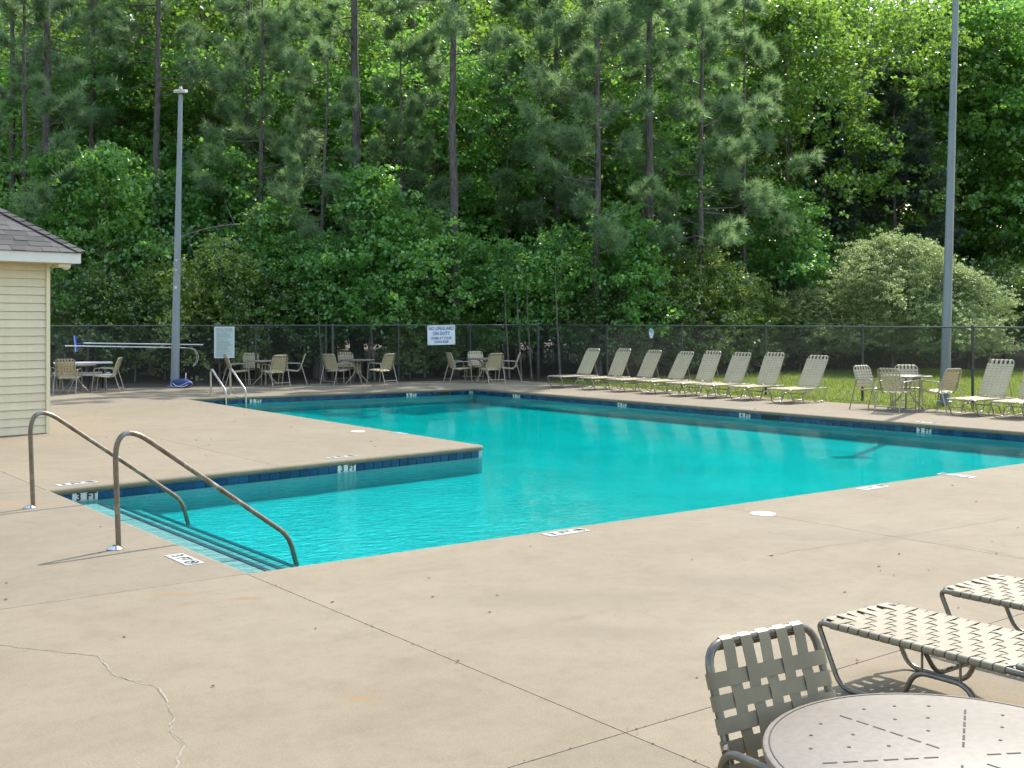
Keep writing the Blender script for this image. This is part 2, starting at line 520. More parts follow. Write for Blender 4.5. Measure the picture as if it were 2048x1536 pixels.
M['leaf_privet'] = leaf_mat('privet_leaf', (0.16, 0.235, 0.09), (0.43, 0.49, 0.25), (0.42, 0.52, 0.19), 0.44, 0.06, 0.4)
M['grass'] = leaf_mat('grass_blade', (0.075, 0.125, 0.016), (0.170, 0.220, 0.030), (0.34, 0.42, 0.04), 0.45, 0.04, 0.5)

# ------------------------------------------------------------------ ground and lawn
def fence_v(u):            # line of the back fence
    return 32.82 - 0.2431 * (u - 9.02)

gb = MB()
PA, PB, PC, PD, PE, PF = (3.64, 8.03), (3.63, 13.32), (10.20, 14.02), (10.50, 26.85), (18.60, 26.14), (18.75, 7.90)
# the ground sheet, left open where the pool is dug in
X0, X1, Y0, Y1 = -450, 600, -450, 600
def sheet(mb, poly, z): mb.add([(x, y, z) for x, y in poly], [tuple(range(len(poly)))])
for poly in ([(X0, Y0), (X1, Y0), (X1, 7.7), (X0, 7.7)], [(X0, 27.1), (X1, 27.1), (X1, Y1), (X0, Y1)],
             [(X0, 7.7), (3.4, 7.7), (3.4, 27.1), (X0, 27.1)], [(19.0, 7.7), (X1, 7.7), (X1, 27.1), (19.0, 27.1)],
             [(3.4, 14.3), (10.2, 14.3), (10.2, 27.1), (3.4, 27.1)]):
    sheet(gb, poly, -0.10)
ground = tag(gb.build('ground', M['ground']), kind='structure')

lb = MB()
sheet(lb, [(22.0, -8), (60, -8), (60, 10), (46, 24), (37, 28.2), (24.6, 28.2), (22.0, 27.6)], -0.06)
lawn = tag(lb.build('lawn', M['lawn']), kind='structure')

# ------------------------------------------------------------------ pool shell, water, steps
WATER_Z, FLOOR_Z = -0.158, -0.42
def off(poly, d):
    """offset a polygon outwards (poly runs clockwise seen from above)"""
    n = len(poly); out = []
    for i in range(n):
        p0, p1, p2 = Vector(poly[i - 1]), Vector(poly[i]), Vector(poly[(i + 1) % n])
        e1 = (p1 - p0).normalized(); e2 = (p2 - p1).normalized()
        n1 = Vector((-e1.y, e1.x)); n2 = Vector((-e2.y, e2.x))
        b = (n1 + n2); b = b / b.dot(n1)
        out.append(tuple(p1 + b * d))
    return out
POOL = [PA, PB, PC, PD, PE, PF]
wall_poly = off(POOL, 0.035)
n6 = len(wall_poly)
pb = MB()
v = [(x, y, FLOOR_Z) for x, y in wall_poly] + [(x, y, -0.055) for x, y in wall_poly]
pb.add(v, [tuple(range(n6 - 1, -1, -1))] + [(i, n6 + i, n6 + (i + 1) % n6, (i + 1) % n6) for i in range(n6)])
shell = tag(pb.build('swimming_pool', M['plaster']), kind='structure')

wb = MB()
wpoly = off(POOL, 0.028)
wb.prism([p for p in reversed(wpoly)], FLOOR_Z + 0.004, WATER_Z)
water = tag(wb.build('pool_water', M['water']), kind='structure')

# entry steps under water along the left end
v0, v1 = 8.03, 13.30
for k, (ua, ub, z) in enumerate([(3.60, 4.20, -0.205), (4.20, 4.44, -0.265), (4.44, 4.70, -0.325)]):
    sb = MB(); sb.box(((ua + ub) / 2, (v0 + v1) / 2, (z + FLOOR_Z) / 2 + 0.003), (ub - ua, v1 - v0 - 0.02, z - FLOOR_Z - 0.006))
    st = sb.build('step', M['step'], shell)
    nb = MB(); nb.box((ub - 0.022, (v0 + v1) / 2, z + 0.004), (0.05, v1 - v0 - 0.04, 0.006))
    nb.build('step_nosing', M['nosing'], st)

# ------------------------------------------------------------------ deck
deck_base = MB()
slabs = []
e1 = off(POOL, 0.040)
A1, B1, C1, D1, E1, F1 = e1
def ve(u): return A1[1] + (F1[1] - A1[1]) * (u - A1[0]) / (F1[0] - A1[0])
UR = 22.0
fv_ = lambda u: fence_v(u) - 0.30
us = [3.60, 8.74, 13.9, F1[0]]
JV = 3.85
rect = lambda a, b, c, d: [(a, c), (b, c), (b, d), (a, d)]
slabs.append(rect(-7, A1[0], JV, A1[1]))
slabs.append([(A1[0], JV), (8.74, JV), (8.74, ve(8.74)), A1])
slabs.append([(8.74, JV), (13.9, JV), (13.9, ve(13.9)), (8.74, ve(8.74))])
slabs.append([(13.9, JV), (F1[0], JV), F1, (13.9, ve(13.9))])
slabs.append(rect(F1[0], UR, JV, F1[1]))
for a, b in ((-7, -1.6), (-1.6, A1[0]), (A1[0], 8.74), (8.74, 13.9), (13.9, F1[0]), (F1[0], UR)):
    slabs.append(rect(a, b, -5, JV))
slabs.append([(-7, A1[1]), A1, (B1[0], B1[1]), (-7, B1[1])])
slabs.append(rect(-7, B1[0], B1[1], 19.6))
c20 = C1[0] + (D1[0] - C1[0]) * (19.6 - C1[1]) / (D1[1] - C1[1])
um = 6.6; vm = B1[1] + (C1[1] - B1[1]) * (um - B1[0]) / (C1[0] - B1[0])
slabs.append([B1, (um, vm), (um, 19.6), (B1[0], 19.6)])
slabs.append([(um, vm), C1, (c20, 19.6), (um, 19.6)])
slabs.append([(B1[0], 19.6), (c20, 19.6), D1, (B1[0], D1[1])])
slabs.append(rect(-7, B1[0], 19.6, D1[1]))
slabs.append([(-7, D1[1]), (B1[0], D1[1]), (B1[0], fv_(B1[0])), (-7, fv_(-7))])
slabs.append([(B1[0], D1[1]), D1, (D1[0], fv_(D1[0])), (B1[0], fv_(B1[0]))])
ul = D1[0]
for k in range(2):
    ur = D1[0] + (E1[0] - D1[0]) * (k + 1) / 2
    va_ = D1[1] + (E1[1] - D1[1]) * k / 2; vb_ = D1[1] + (E1[1] - D1[1]) * (k + 1) / 2
    slabs.append([(ul, va_), (ur, vb_), (ur, fv_(ur)), (ul, fv_(ul))]); ul = ur
slabs.append([E1, (UR, E1[1]), (UR, fv_(UR)), (E1[0], fv_(E1[0]))])
ys = [F1[1], 12.4, 17.0, 21.6, E1[1]]
for a, b in zip(ys[:-1], ys[1:]):
    ua = F1[0] + (E1[0] - F1[0]) * (a - F1[1]) / (E1[1] - F1[1]); ub = F1[0] + (E1[0] - F1[0]) * (b - F1[1]) / (E1[1] - F1[1])
    slabs.append([(ua, a), (UR, a), (UR, b), (ub, b)])
for s in slabs: sheet(deck_base, s, -0.007)
deck = tag(deck_base.build('pool_deck', M['joint']), kind='structure')
for s in slabs:
    c = Vector((sum(p[0] for p in s) / len(s), sum(p[1] for p in s) / len(s)))
    q = off(list(reversed(s)), -0.0032)
    mb = MB(); mb.prism(list(reversed(q)), -0.075, 0.0)
    mb.v = [(x - c.x, y - c.y, z) for x, y, z in mb.v]
    mb.build('concrete_slab', M['concrete'], deck, loc=(c.x, c.y, 0))
# the cast round nose of the deck along the water
cb = MB()
noseline = off(POOL, 0.040)
cp = []
for i in range(6):
    a, b = Vector(noseline[i]), Vector(noseline[(i + 1) % 6])
    cp.append((a.x, a.y, -0.0405))
cb.tube([Vector(p) for p in fillet(cp, 0.05, 4, True)], 0.040, 12, closed=True)
cb.build('coping', M['concrete'], deck, smooth=True)

# ------------------------------------------------------------------ lettering helper
def text_mesh(txt, size, name='lettering', bold=0.0):
    cu = bpy.data.curves.new(name, 'FONT')
    cu.body = txt; cu.size = size; cu.align_x = 'CENTER'; cu.align_y = 'CENTER'
    cu.extrude = 0.0004; cu.offset = bold; cu.resolution_u = 3
    ob = bpy.data.objects.new(name, cu); col.objects.link(ob)
    dg = bpy.context.evaluated_depsgraph_get()
    me = bpy.data.meshes.new_from_object(ob.evaluated_get(dg))
    bpy.data.objects.remove(ob); bpy.data.curves.remove(cu)
    me.materials.clear()
    return me

# ------------------------------------------------------------------ waterline tiles and depth markers
TILE, PITCH, TILE_H = 0.146, 0.152, 0.098
tile_me = None
def tile_run(p, q, lo, hi, markers, skims):
    """tiles on the wall from p to q (pool side to the right), between distances lo and hi; markers: {distance: digit}"""
    global tile_me
    p, q = Vector(p), Vector(q)
    d = (q - p).normalized(); nrm = Vector((d.y, -d.x))
    ang = math.atan2(d.y, d.x)
    if tile_me is None:
        mb = MB()
        a, c, h, b = TILE / 2, TILE / 2 - 0.004, 0.012, 0.008
        az, cz = TILE_H / 2, TILE_H / 2 - 0.004
        mb.add([(-a, 0, -az), (a, 0, -az), (a, 0, az), (-a, 0, az), (-a, -b, -az), (a, -b, -az), (a, -b, az), (-a, -b, az),
                (-c, -h, -cz), (c, -h, -cz), (c, -h, cz), (-c, -h, cz)],
               [(0, 1, 5, 4), (1, 2, 6, 5), (2, 3, 7, 6), (3, 0, 4, 7), (4, 5, 9, 8), (5, 6, 10, 9), (6, 7, 11, 10), (7, 4, 8, 11), (8, 9, 10, 11)])
        tile_me = mb.mesh('tile'); tile_me.materials.append(M['tile'])
    zc = -0.082 - TILE_H / 2
    k0, k1 = int(lo / PITCH), int(hi / PITCH)
    taken = {}
    for dist, dig in markers.items(): taken[int(dist / PITCH)] = dig
    skip = set()
    for s in skims:
        for k in range(int(s / PITCH) - 1, int(s / PITCH) + 2): skip.add(k)
    k = k0
    while k < k1:
        s = (k + 0.5) * PITCH
        if k in skip:
            k += 1; continue
        if k in taken:
            s2 = s + PITCH / 2
            c = p + d * s2 + nrm * 0.006
            mb = MB(); mb.box((0, 0, 0), (PITCH * 2 - 0.006, 0.012, TILE_H + 0.004))
            o = mb.build('depth_marker_tile', M['wall_white_tile'], shell, loc=(c.x, c.y, zc)); o.rotation_euler = (0, 0, ang)
            for t_, dx in ((taken[k], -PITCH * 0.5), ('FT', PITCH * 0.5)):
                me = text_mesh(t_, 0.118 if t_ != 'FT' else 0.112, bold=0.004)
                me.materials.append(M['black'])
                tx = link('lettering', me, None, o, loc=(dx, -0.0085, 0.004)); tx.rotation_euler = (R(90), 0, 0)
            k += 2; continue
        c = p + d * s
        o = link('tile', tile_me, None, shell, loc=(c.x, c.y, zc)); o.rotation_euler = (0, 0, ang)
        k += 1
    for s in skims:
        s0 = (int(s / PITCH) + 0.5) * PITCH
        c = p + d * s0 + nrm * 0.004
        mb = MB(); mb.box((0, 0, 0), (PITCH * 3 - 0.01, 0.01, 0.095))
        o = mb.build('skimmer_opening', M['skim'], shell, loc=(c.x, c.y, zc + 0.002)); o.rotation_euler = (0, 0, ang)
W6 = [Vector(p) for p in wall_poly]
tile_run(W6[1], W6[2], 0.0, (W6[2] - W6[1]).length, {0.40: '3', 4.02: '3'}, [])
tile_run(W6[3], W6[4], 0.0, (W6[4] - W6[3]).length, {1.72: '5', 6.2: '6'}, [7.25])
tile_run(W6[4], W6[5], 0.0, 16.6, {1.95: '5', 5.95: '4', 9.75: '4', 14.0: '3'}, [10.55])

# depth markers set into the deck, each a strip of white tile with figures and a no-diving disc
def deck_marker(u, v, ang, digit):
    e = MB(); e.box((0, 0, 0.002), (0.46, 0.15, 0.008))
    o = e.build('deck_depth_marker', M['white_tile'], deck, loc=(u, v, 0)); o.rotation_euler = (0, 0, ang)
    for t_, dx, sz in ((digit, -0.155, 0.135), ('FT', -0.005, 0.125)):
        me = text_mesh(t_, sz, bold=0.004); me.materials.append(M['black'])
        link('lettering', me, None, o, loc=(dx, 0, 0.0072))
    rb = MB(); n = 28; vv = []; ff = []
    for k in range(n):
        a = 2 * math.pi * k / n
        for r_ in (0.044, 0.058): vv.append((r_ * math.cos(a), r_ * math.sin(a), 0))
    for k in range(n): ff.append((2 * k, 2 * k + 1, 2 * ((k + 1) % n) + 1, 2 * ((k + 1) % n)))
    rb.add(vv, ff)
    m_ = Matrix.Rotation(R(45), 3, 'Z')
    rb.box((0, 0, 0.0), (0.10, 0.012, 0.0006), m_)
    rb.build('no_diving_disc', M['black'], o, loc=(0.155, 0, 0.0078))
    sw = MB(); sw.tube([(-0.03, 0.012, 0), (0.0, 0.02, 0), (0.028, -0.012, 0)], 0.005, 5)
    sw.build('diver_figure', M['black'], o, loc=(0.155, 0, 0.0075))
deck_marker(3.42, 8.76, R(-90), '3')
deck_marker(6.57, 7.80, 0, '3')
deck_marker(11.10, 7.78, 0, '3')
deck_marker(12.78, 7.76, R(90), '3')
deck_marker(4.02, 13.60, R(6), '3')
deck_marker(7.73, 14.02, R(6), '3')
deck_marker(10.12, 16.41, R(90), '5')
deck_marker(18.95, 16.37, R(-90), '4')
deck_marker(18.95, 12.10, R(-90), '3')

def skimmer_lid(u, v):
    mb = MB(); mb.lathe([(0.125, 0.0), (0.125, 0.006), (0.118, 0.009), (0.06, 0.0105), (0.001, 0.011)], n=28)
    o = mb.build('skimmer_lid', M['lid'], deck, True, loc=(u, v, 0))
    hb = MB(); hb.lathe([(0.012, 0), (0.011, 0.002)], n=10)
    hb.build('finger_hole', M['black'], o, loc=(-0.05, 0.01, 0.0105))
skimmer_lid(8.74, 7.38); skimmer_lid(9.72, 17.06); skimmer_lid(17.8, 26.65)

# cracks in the near slab and elsewhere, and stains
def crack(pts, w, mat, name='crack', jit=0.03, z=0.0015, steps=10):
    P = []
    for i in range(len(pts) - 1):
        a, b = Vector(pts[i]), Vector(pts[i + 1])
        for k in range(steps):
            q = a.lerp(b, k / steps)
            P.append(q + Vector((rnd.uniform(-jit, jit), rnd.uniform(-jit, jit))) * (1 if (i or k) else 0))
    P.append(Vector(pts[-1]))
    v = []; f = []
    for i, p in enumerate(P):
        a = P[max(0, i - 1)]; b = P[min(len(P) - 1, i + 1)]
        d = (b - a).normalized(); nn = Vector((-d.y, d.x)) * w * rnd.uniform(0.3, 1.0) * 0.5
        v += [(p.x + nn.x, p.y + nn.y, z), (p.x - nn.x, p.y - nn.y, z)]
    for i in range(len(P) - 1): f.append((2 * i, 2 * i + 1, 2 * i + 3, 2 * i + 2))
    MB().add(v, f).build(name, mat, deck)
crk = [(0.9, 7.6), (1.66, 7.11), (2.05, 6.54), (2.00, 6.14), (2.12, 5.80), (2.08, 5.56), (2.02, 5.30), (1.94, 5.16), (1.93, 4.95), (1.80, 4.71), (1.62, 4.40)]
crack(crk[:3], 0.009, M['crackdark'], jit=0.012)
crack(crk[2:], 0.012, M['sealant'], jit=0.009, z=0.0015, steps=6)
crack(crk[2:], 0.004, M['crackdark'], jit=0.010, z=0.003, steps=7)
crack([(7.2, 6.05), (8.21, 5.98), (9.2, 5.85), (10.72, 5.79), (12.5, 5.5)], 0.007, M['crackdark'], jit=0.02)
crack([(7.9, 6.4), (8.72, 5.78), (8.85, 5.2), (8.74, 4.4)], 0.006, M['crackdark'], jit=0.012)
crack([(1.2, 15.5), (3.6, 16.2), (6.0, 16.6)], 0.006, M['crackdark'], jit=0.02)

# ------------------------------------------------------------------ pool handrails and ladder
def handrail(v, label):
    e = empty('handrail', (3.12, v, 0), 0, label, 'handrail', 'handrails at the pool steps')
    path = fillet([(0.03, 0, -0.02), (-0.01, 0, 1.10), (1.58, 0, -0.07), (1.66, 0, -0.36)], [0, 0.38, 0.12, 0], 12)
    MB().tube(path, 0.0225, 14).build('rail_tube', M['rail'], e, True)
    MB().lathe([(0.066, 0.001), (0.066, 0.008), (0.05, 0.018), (0.028, 0.03), (0.026, 0.032)], n=24).build('base_flange', M['chrome'], e, True)
    return e
handrail(9.51, 'rusty steel handrail at the pool steps nearer the foreground')
handrail(12.12, 'rusty steel handrail at the pool steps beside the cream building')

for du, lab in ((11.50, 'bent steel pool ladder rail nearer the cream building'), (11.99, 'bent steel pool ladder rail farther from the cream building')):
    vv_ = 27.66 if du < 11.7 else 27.58
    e = empty('ladder_rail', (du, vv_, 0), 0, lab, 'ladder rail', 'rails of the pool ladder')
    path = fillet([(0, 0, -0.02), (0.0, 0.02, 0.62), (0, -0.06, 0.66), (0, -0.86, 0.19), (0, -0.93, 0.1), (0, -0.95, -0.5)], [0, 0.1, 0.1, 0.08, 0.08, 0], 6)
    MB().tube(path, 0.026, 12).build('rail_tube', M['ladder'], e, True)
    MB().lathe([(0.06, 0.001), (0.06, 0.008), (0.035, 0.02)], n=18).build('base_flange', M['ladder'], e, True)

# ------------------------------------------------------------------ cream pump house on the left
def pump_house():
    ang = R(8)
    e = empty('pump_house', (5.44, 19.95, 0), ang, 'small building with cream clapboard siding and grey shingled hip roof', 'building')
    Lw, Dw, Hw = 6.5, 5.0, 2.86
    MB().box((-Lw / 2, Dw / 2, Hw / 2), (Lw - 0.04, Dw - 0.04, Hw - 0.004)).build('wall', M['siding'], e)
    # clapboards on the front, each lapping the one below
    n = 21; ex = Hw / n
    cb_ = MB()
    w = Lw - 0.11
    cb_.add([(-w, 0.0, 0.012), (0, 0.0, 0.012), (0, -0.024, 0.012), (-w, -0.024, 0.012), (-w, 0.0, ex), (0, 0.0, ex), (0, -0.004, ex), (-w, -0.004, ex)],
            [(0, 1, 2, 3), (3, 2, 6, 7), (4, 7, 6, 5), (1, 5, 6, 2), (0, 3, 7, 4)])
    me = cb_.mesh('clapboard'); me.materials.append(M['siding'])
    for k in range(n):
        link('clapboard', me, None, e, loc=(-0.055, 0.018, k * ex + 0.002))
    MB().box((-0.024, 0.018, Hw / 2), (0.062, 0.085, Hw - 0.006)).build('corner_board', M['trim'], e)
    MB().box((0.006, Dw / 2 + 0.05, Hw / 2), (0.05, Dw - 0.02, Hw - 0.008)).build('side_wall', M['trim'], e)
    ov = 0.36; z0 = 2.86
    MB().box((-Lw / 2, Dw / 2, z0 + 0.006), (Lw + 2 * ov - 0.03, Dw + 2 * ov - 0.03, 0.02)).build('soffit', M['trim'], e)
    MB().box((-Lw / 2, -ov - 0.0, z0 + 0.085), (Lw + 2 * ov + 0.04, 0.03, 0.17)).build('fascia_board', M['fascia'], e)
    MB().box((ov, Dw / 2, z0 + 0.085), (0.03, Dw + 2 * ov - 0.035, 0.17)).build('fascia_board', M['fascia'], e)
    # hip roof
    ze = z0 + 0.172; o2 = ov + 0.045; pitch = 0.73
    xa, xb, ya, yb = -Lw - o2, o2, -o2, Dw + o2
    hw = (yb - ya) / 2; zr = ze + hw * pitch
    v = [(xa, ya, ze), (xb, ya, ze), (xb, yb, ze), (xa, yb, ze), (xa + hw, ya + hw, zr), (xb - hw, ya + hw, zr)]
    rf = MB().add(v, [(0, 1, 5, 4), (1, 2, 5), (2, 3, 4, 5), (3, 0, 4), (3, 2, 1, 0)]).build('roof', M['shingle'], e)
    # front slope shingles
    th = math.atan(pitch); ex = 0.150; sl = hw / math.cos(th)
    rows = int(sl / ex)
    for r in range(14):
        s0 = r * ex
        hx = xb - s0 * math.cos(th)          # hip limit on this course
        x = hx - 0.02
        while x > hx - 2.6 and x > xa + 1:
            wd = rnd.choice((0.22, 0.28, 0.33, 0.38))
            lift = rnd.uniform(0.006, 0.014)
            xl = x - wd + 0.004
            # taper the upper corner at the hip
            top = ex * 1.12
            xt = min(x, xb - (s0 + top) * math.cos(th) - 0.005)
            def P(xx, s, hgt): return (xx, ya + s * math.cos(th) - hgt * math.sin(th), ze + s * math.sin(th) + hgt * math.cos(th))
            vv = [P(xl, s0, lift), P(x, s0, lift), P(xt, s0 + top, 0.004), P(min(xl, xt - 0.01), s0 + top, 0.004),
                  P(xl, s0, -0.002), P(x, s0, -0.002)]
            MB().add(vv, [(0, 1, 2, 3), (4, 5, 1, 0), (4, 0, 3), (5, 2, 1)]).build('shingle', M['shingle'], rf)
            x -= wd
    # hip caps
    hd = Vector((-1, 1, pitch)).normalized()
    for k in range(13):
        a = Vector((xb + 0.03, ya - 0.03, ze)) + hd * (k * 0.16)
        b = a + hd * 0.185
        sdl = Vector((-1, -0.0, -0.0)); wq = 0.125
        la = Vector((-wq, 0, 0)) ; lb_ = Vector((0, wq, 0))
        up = Vector((0, 0, 0.020 + 0.006)); up2 = Vector((0, 0, 0.008))
        vv = [a + la + up * 0.7, a + up * 1.6, a + lb_ + up * 0.7, b + la + up2, b + up2 * 2.6, b + lb_ + up2,
              a + la, a + lb_]
        MB().add(vv, [(0, 1, 4, 3), (1, 2, 5, 4), (6, 1, 0), (6, 7, 1), (7, 2, 1)]).build('hip_cap', M['shingle'], rf)
    fl = MB().lathe([(0.075, 0.0), (0.08, -0.03), (0.062, -0.075), (0.02, -0.10)], n=16).build('soffit_light', M['white'], e, True, loc=(0.20, -0.20, z0 - 0.006))
    MB().box((0.12, -0.14, z0 - 0.035), (0.16, 0.30, 0.06)).build('soffit_box', M['trim'], e)
pump_house()

# ------------------------------------------------------------------ chain-link fence
FH = 1.75
def fence_run(p, q, posts, label, heavy=()):
    p, q = Vector(p), Vector(q)
    d = q - p; L = d.length; d.normalize()
    ang = math.atan2(d.y, d.x)
    z0 = -0.10
    e = empty('chain_link_fence', (p.x, p.y, z0), ang, label, 'fence')
    H = FH - z0
    MB().tube([(0, 0, H), (L, 0, H)], 0.021, 10).build('top_rail', M['fence_rail'], e, True)
    MB().tube([(0, -0.03, 0.06), (L, -0.03, 0.06)], 0.004, 5).build('tension_wire', M['wire'], e)
    pm = MB(); pm.tube([(0, 0, 0), (0, 0, H + 0.03)], 0.030, 10)
    pm.lathe([(0.034, H - 0.02), (0.034, H + 0.03), (0.02, H + 0.055), (0.002, H + 0.06)], n=10)
    post_me = pm.mesh('fence_post', True); post_me.materials.append(M['fence'])
    cm = MB()
    cm.lathe([(0.036, -0.012), (0.040, 0), (0.036, 0.012)], n=10)
    clip_me = cm.mesh('tie_clip'); clip_me.materials.append(M['fence_rail'])
    for x in posts:
        o = link('fence_post', post_me, None, e, loc=(x, 0.0, 0))
        if x in heavy: o.scale = (1.6, 1.6, 1.0)
        for zz in (0.45, 0.95, 1.45): link('tie_clip', clip_me, None, o, loc=(0, 0, zz))
    # woven wire: two sets of slanted wires
    pitch = 0.062; w = 0.0029; h0, h1 = 0.04, H + 0.03; dx = (h1 - h0)
    n = int((L + dx) / pitch)
    v = []; f = []
    for s in (1, -1):
        for k in range(n):
            xa = -dx + k * pitch if s > 0 else k * pitch
            xb = xa + s * dx
            za, zb = h0, h1
            if xa < 0: za = h0 + (0 - xa) / (xb - xa) * (h1 - h0); xa = 0
            if xb > L: zb = h0 + (L - (k * pitch - dx)) / dx * (h1 - h0); xb = L
            if s < 0:
                if xa > L: t = (xa - L) / (xa - xb); za = h0 + t * (h1 - h0); xa = L
                if xb < 0: t = (k * pitch) / dx; zb = h0 + t * (h1 - h0); xb = 0
            if zb - za < 0.02: continue
            yo = -0.032 - 0.003 * s
            o = len(v)
            for (x, z) in ((xa, za), (xb, zb)):
                v += [(x - w, yo, z), (x, yo - w, z), (x + w, yo, z), (x, yo + w, z)]
            f += [(o + a, o + (a + 1) % 4, o + 4 + (a + 1) % 4, o + 4 + a) for a in range(4)]
    link('wire_mesh', mesh_np('wire_mesh', v, f), M['wire'], e, kind='stuff')
    return e
fa = Vector((-6.0, fence_v(-6.0))); fc = Vector((23.5, fence_v(23.5)))
dist = lambda u: (Vector((u, fence_v(u))) - fa).length
fence_run(fa, fc, [dist(u) for u in (-2.0, 1.5, 4.6, 7.3, 9.94, 12.2, 14.49, 16.55, 16.75, 18.8, 21.14)] + [(fc - fa).length - 0.02],
          'long black chain-link fence behind the far pool deck and tables', heavy=(dist(16.75), (fc - fa).length - 0.02))
gr_ = Vector((23.2, 5.0)); fcr = Vector((23.52, fc.y - 0.02))
dr = lambda v: fcr.y - v
fence_run(fcr, gr_, [dr(v) for v in (25.92, 22.72, 19.65, 16.65, 13.77, 10.9, 8.0)],
          'black chain-link fence in front of the lawn behind the loungers')

# ------------------------------------------------------------------ light poles
def light_pole(u, v, h, r0, r1, lean, label, head):
    e = empty('light_pole', (u, v, 0), 0, label, 'light pole', 'floodlight poles by the fence')
    lx, ly = lean
    MB().tube([(0, 0, -0.1), (lx * 0.5, ly * 0.5, h * 0.5), (lx, ly, h)], [r0, (r0 + r1) / 2, r1], 16).build('shaft', M['pole'], e, True)
    MB().lathe([(r0 * 1.6, -0.04), (r0 * 1.6, 0.03), (r0 * 1.1, 0.05)], n=16).build('base_plate', M['pole'], e)
    if head:
        for zz, ww in ((2.84, 0.07), (3.34, 0.04), (3.62, 0.05)):
            rr_ = r0 + (r1 - r0) * zz / h; t_ = zz / h
            d_ = Vector((-0.607, -0.794)) * (rr_ + 0.002)
            q_ = MB().box((0, 0, 0), (ww, 0.004, ww)).build('sticker', M['white'], e, loc=(lx * t_ + d_.x, ly * t_ + d_.y, zz)); q_.rotation_euler = (0, 0, R(-37.4))
        hb = empty_part = MB()
        m_ = Matrix.Rotation(R(37), 3, 'Z').inverted() @ Matrix.Rotation(R(14), 3, 'X')
        hb.box((lx, ly, h + 0.09), (0.33, 0.30, 0.075), m_)
        MB().tube([(lx, ly, h - 0.02), (lx, ly, h + 0.07)], 0.035, 10).build('neck', M['lampdark'], e)
        o = hb.build('floodlight', M['lamp'], e)
        MB().lathe([(0.05, 0), (0.05, 0.05), (0.03, 0.08)], n=12, c=(lx, ly, h + 0.14)).build('photocell', M['lamp'], e, True)
    else:
        m_ = Matrix.Rotation(R(-37), 3, 'Z')
        MB().box((lx, ly, h + 0.06), (0.6, 0.26, 0.12), m_).build('floodlight', M['lamp'], e)
cr_, sr_ = 0.794, -0.607    # screen-right direction on the ground
light_pole(12.06, 31.62, 8.35, 0.125, 0.058, (0.17 * cr_, 0.17 * sr_), 'tall grey steel light pole in front of the back fence', True)
light_pole(23.95, 14.85, 9.9, 0.115, 0.066, (0.28 * cr_, 0.28 * sr_), 'tall grey steel light pole behind the right fence on the lawn', False)

# ------------------------------------------------------------------ signs on the fence
bang = math.atan2(fc.y - fa.y, fc.x - fa.x)
def on_fence(u, z, offy=0.06):
    """point just in front of the back fence"""
    n = Vector((math.sin(bang), -math.cos(bang)))
    return (u + n.x * offy, fence_v(u) + n.y * offy, z)
def letter(parent, txt, size, x, z, mat, bold=0.0, sx=1.0, y=-0.006):
    me = text_mesh(txt, size, bold=bold); me.materials.append(mat)
    o = link('lettering', me, None, parent, loc=(x, y, z)); o.rotation_euler = (R(90), 0, 0); o.scale = (sx, 1, 1)
    return o
g = empty('lifeguard_sign', on_fence(20.16, 1.44), bang, 'white sign with blue capitals about no lifeguard, on the fence', 'sign')
g.rotation_euler = (0, R(-1), bang)
MB().box((0, 0, 0), (0.93, 0.008, 0.62)).build('board', M['signwhite'], g)
letter(g, 'NO LIFEGUARD', 0.150, 0, 0.205, M['signblue'], 0.003, 0.80)
letter(g, 'ON DUTY', 0.150, 0, 0.045, M['signblue'], 0.003, 0.84)
letter(g, 'SWIM AT YOUR', 0.118, 0, -0.105, M['signblue'], 0.002, 0.82)
letter(g, 'OWN RISK', 0.118, 0, -0.220, M['signblue'], 0.002, 0.86)
for sx_ in (-0.44, 0.44):
    for sz_ in (-0.28, 0.28):
        t_ = MB().lathe([(0.012, 0), (0.008, 0.006)], n=8).build('screw', M['fence_rail'], g, loc=(sx_, -0.005, sz_)); t_.rotation_euler = (R(90), 0, 0)
g = empty('pool_rules_sign', on_fence(13.58, 1.26), bang, 'tall pale green sign of small printed rules on the back fence', 'sign')
MB().box((0, 0, 0), (0.58, 0.008, 0.92)).build('board', M['signpale'], g)
fm = MB()
for c, s in (((0, -0.008, 0.445), (0.58, 0.010, 0.03)), ((0, -0.008, -0.445), (0.58, 0.010, 0.03)), ((-0.275, -0.008, 0), (0.03, 0.0098, 0.86)), ((0.275, -0.008, 0), (0.03, 0.0098, 0.86))):
    MB().box(c, s).build('frame_strip', M['signwhite'], g)
letter(g, 'POOL RULES', 0.088, 0, 0.372, M['signgrey'], 0.002, 0.9)
tl = MB(); tl.box((0, -0.0055, 0.315), (0.47, 0.002, 0.008))
z_ = 0.275
while z_ > -0.40:
    ww = rnd.uniform(0.28, 0.44); tl.box((-0.22 + ww / 2, -0.0055, z_), (ww, 0.002, 0.011)); z_ -= rnd.choice((0.026, 0.026, 0.045))
tl.build('printed_lines', M['signgrey'], g, kind='stuff')
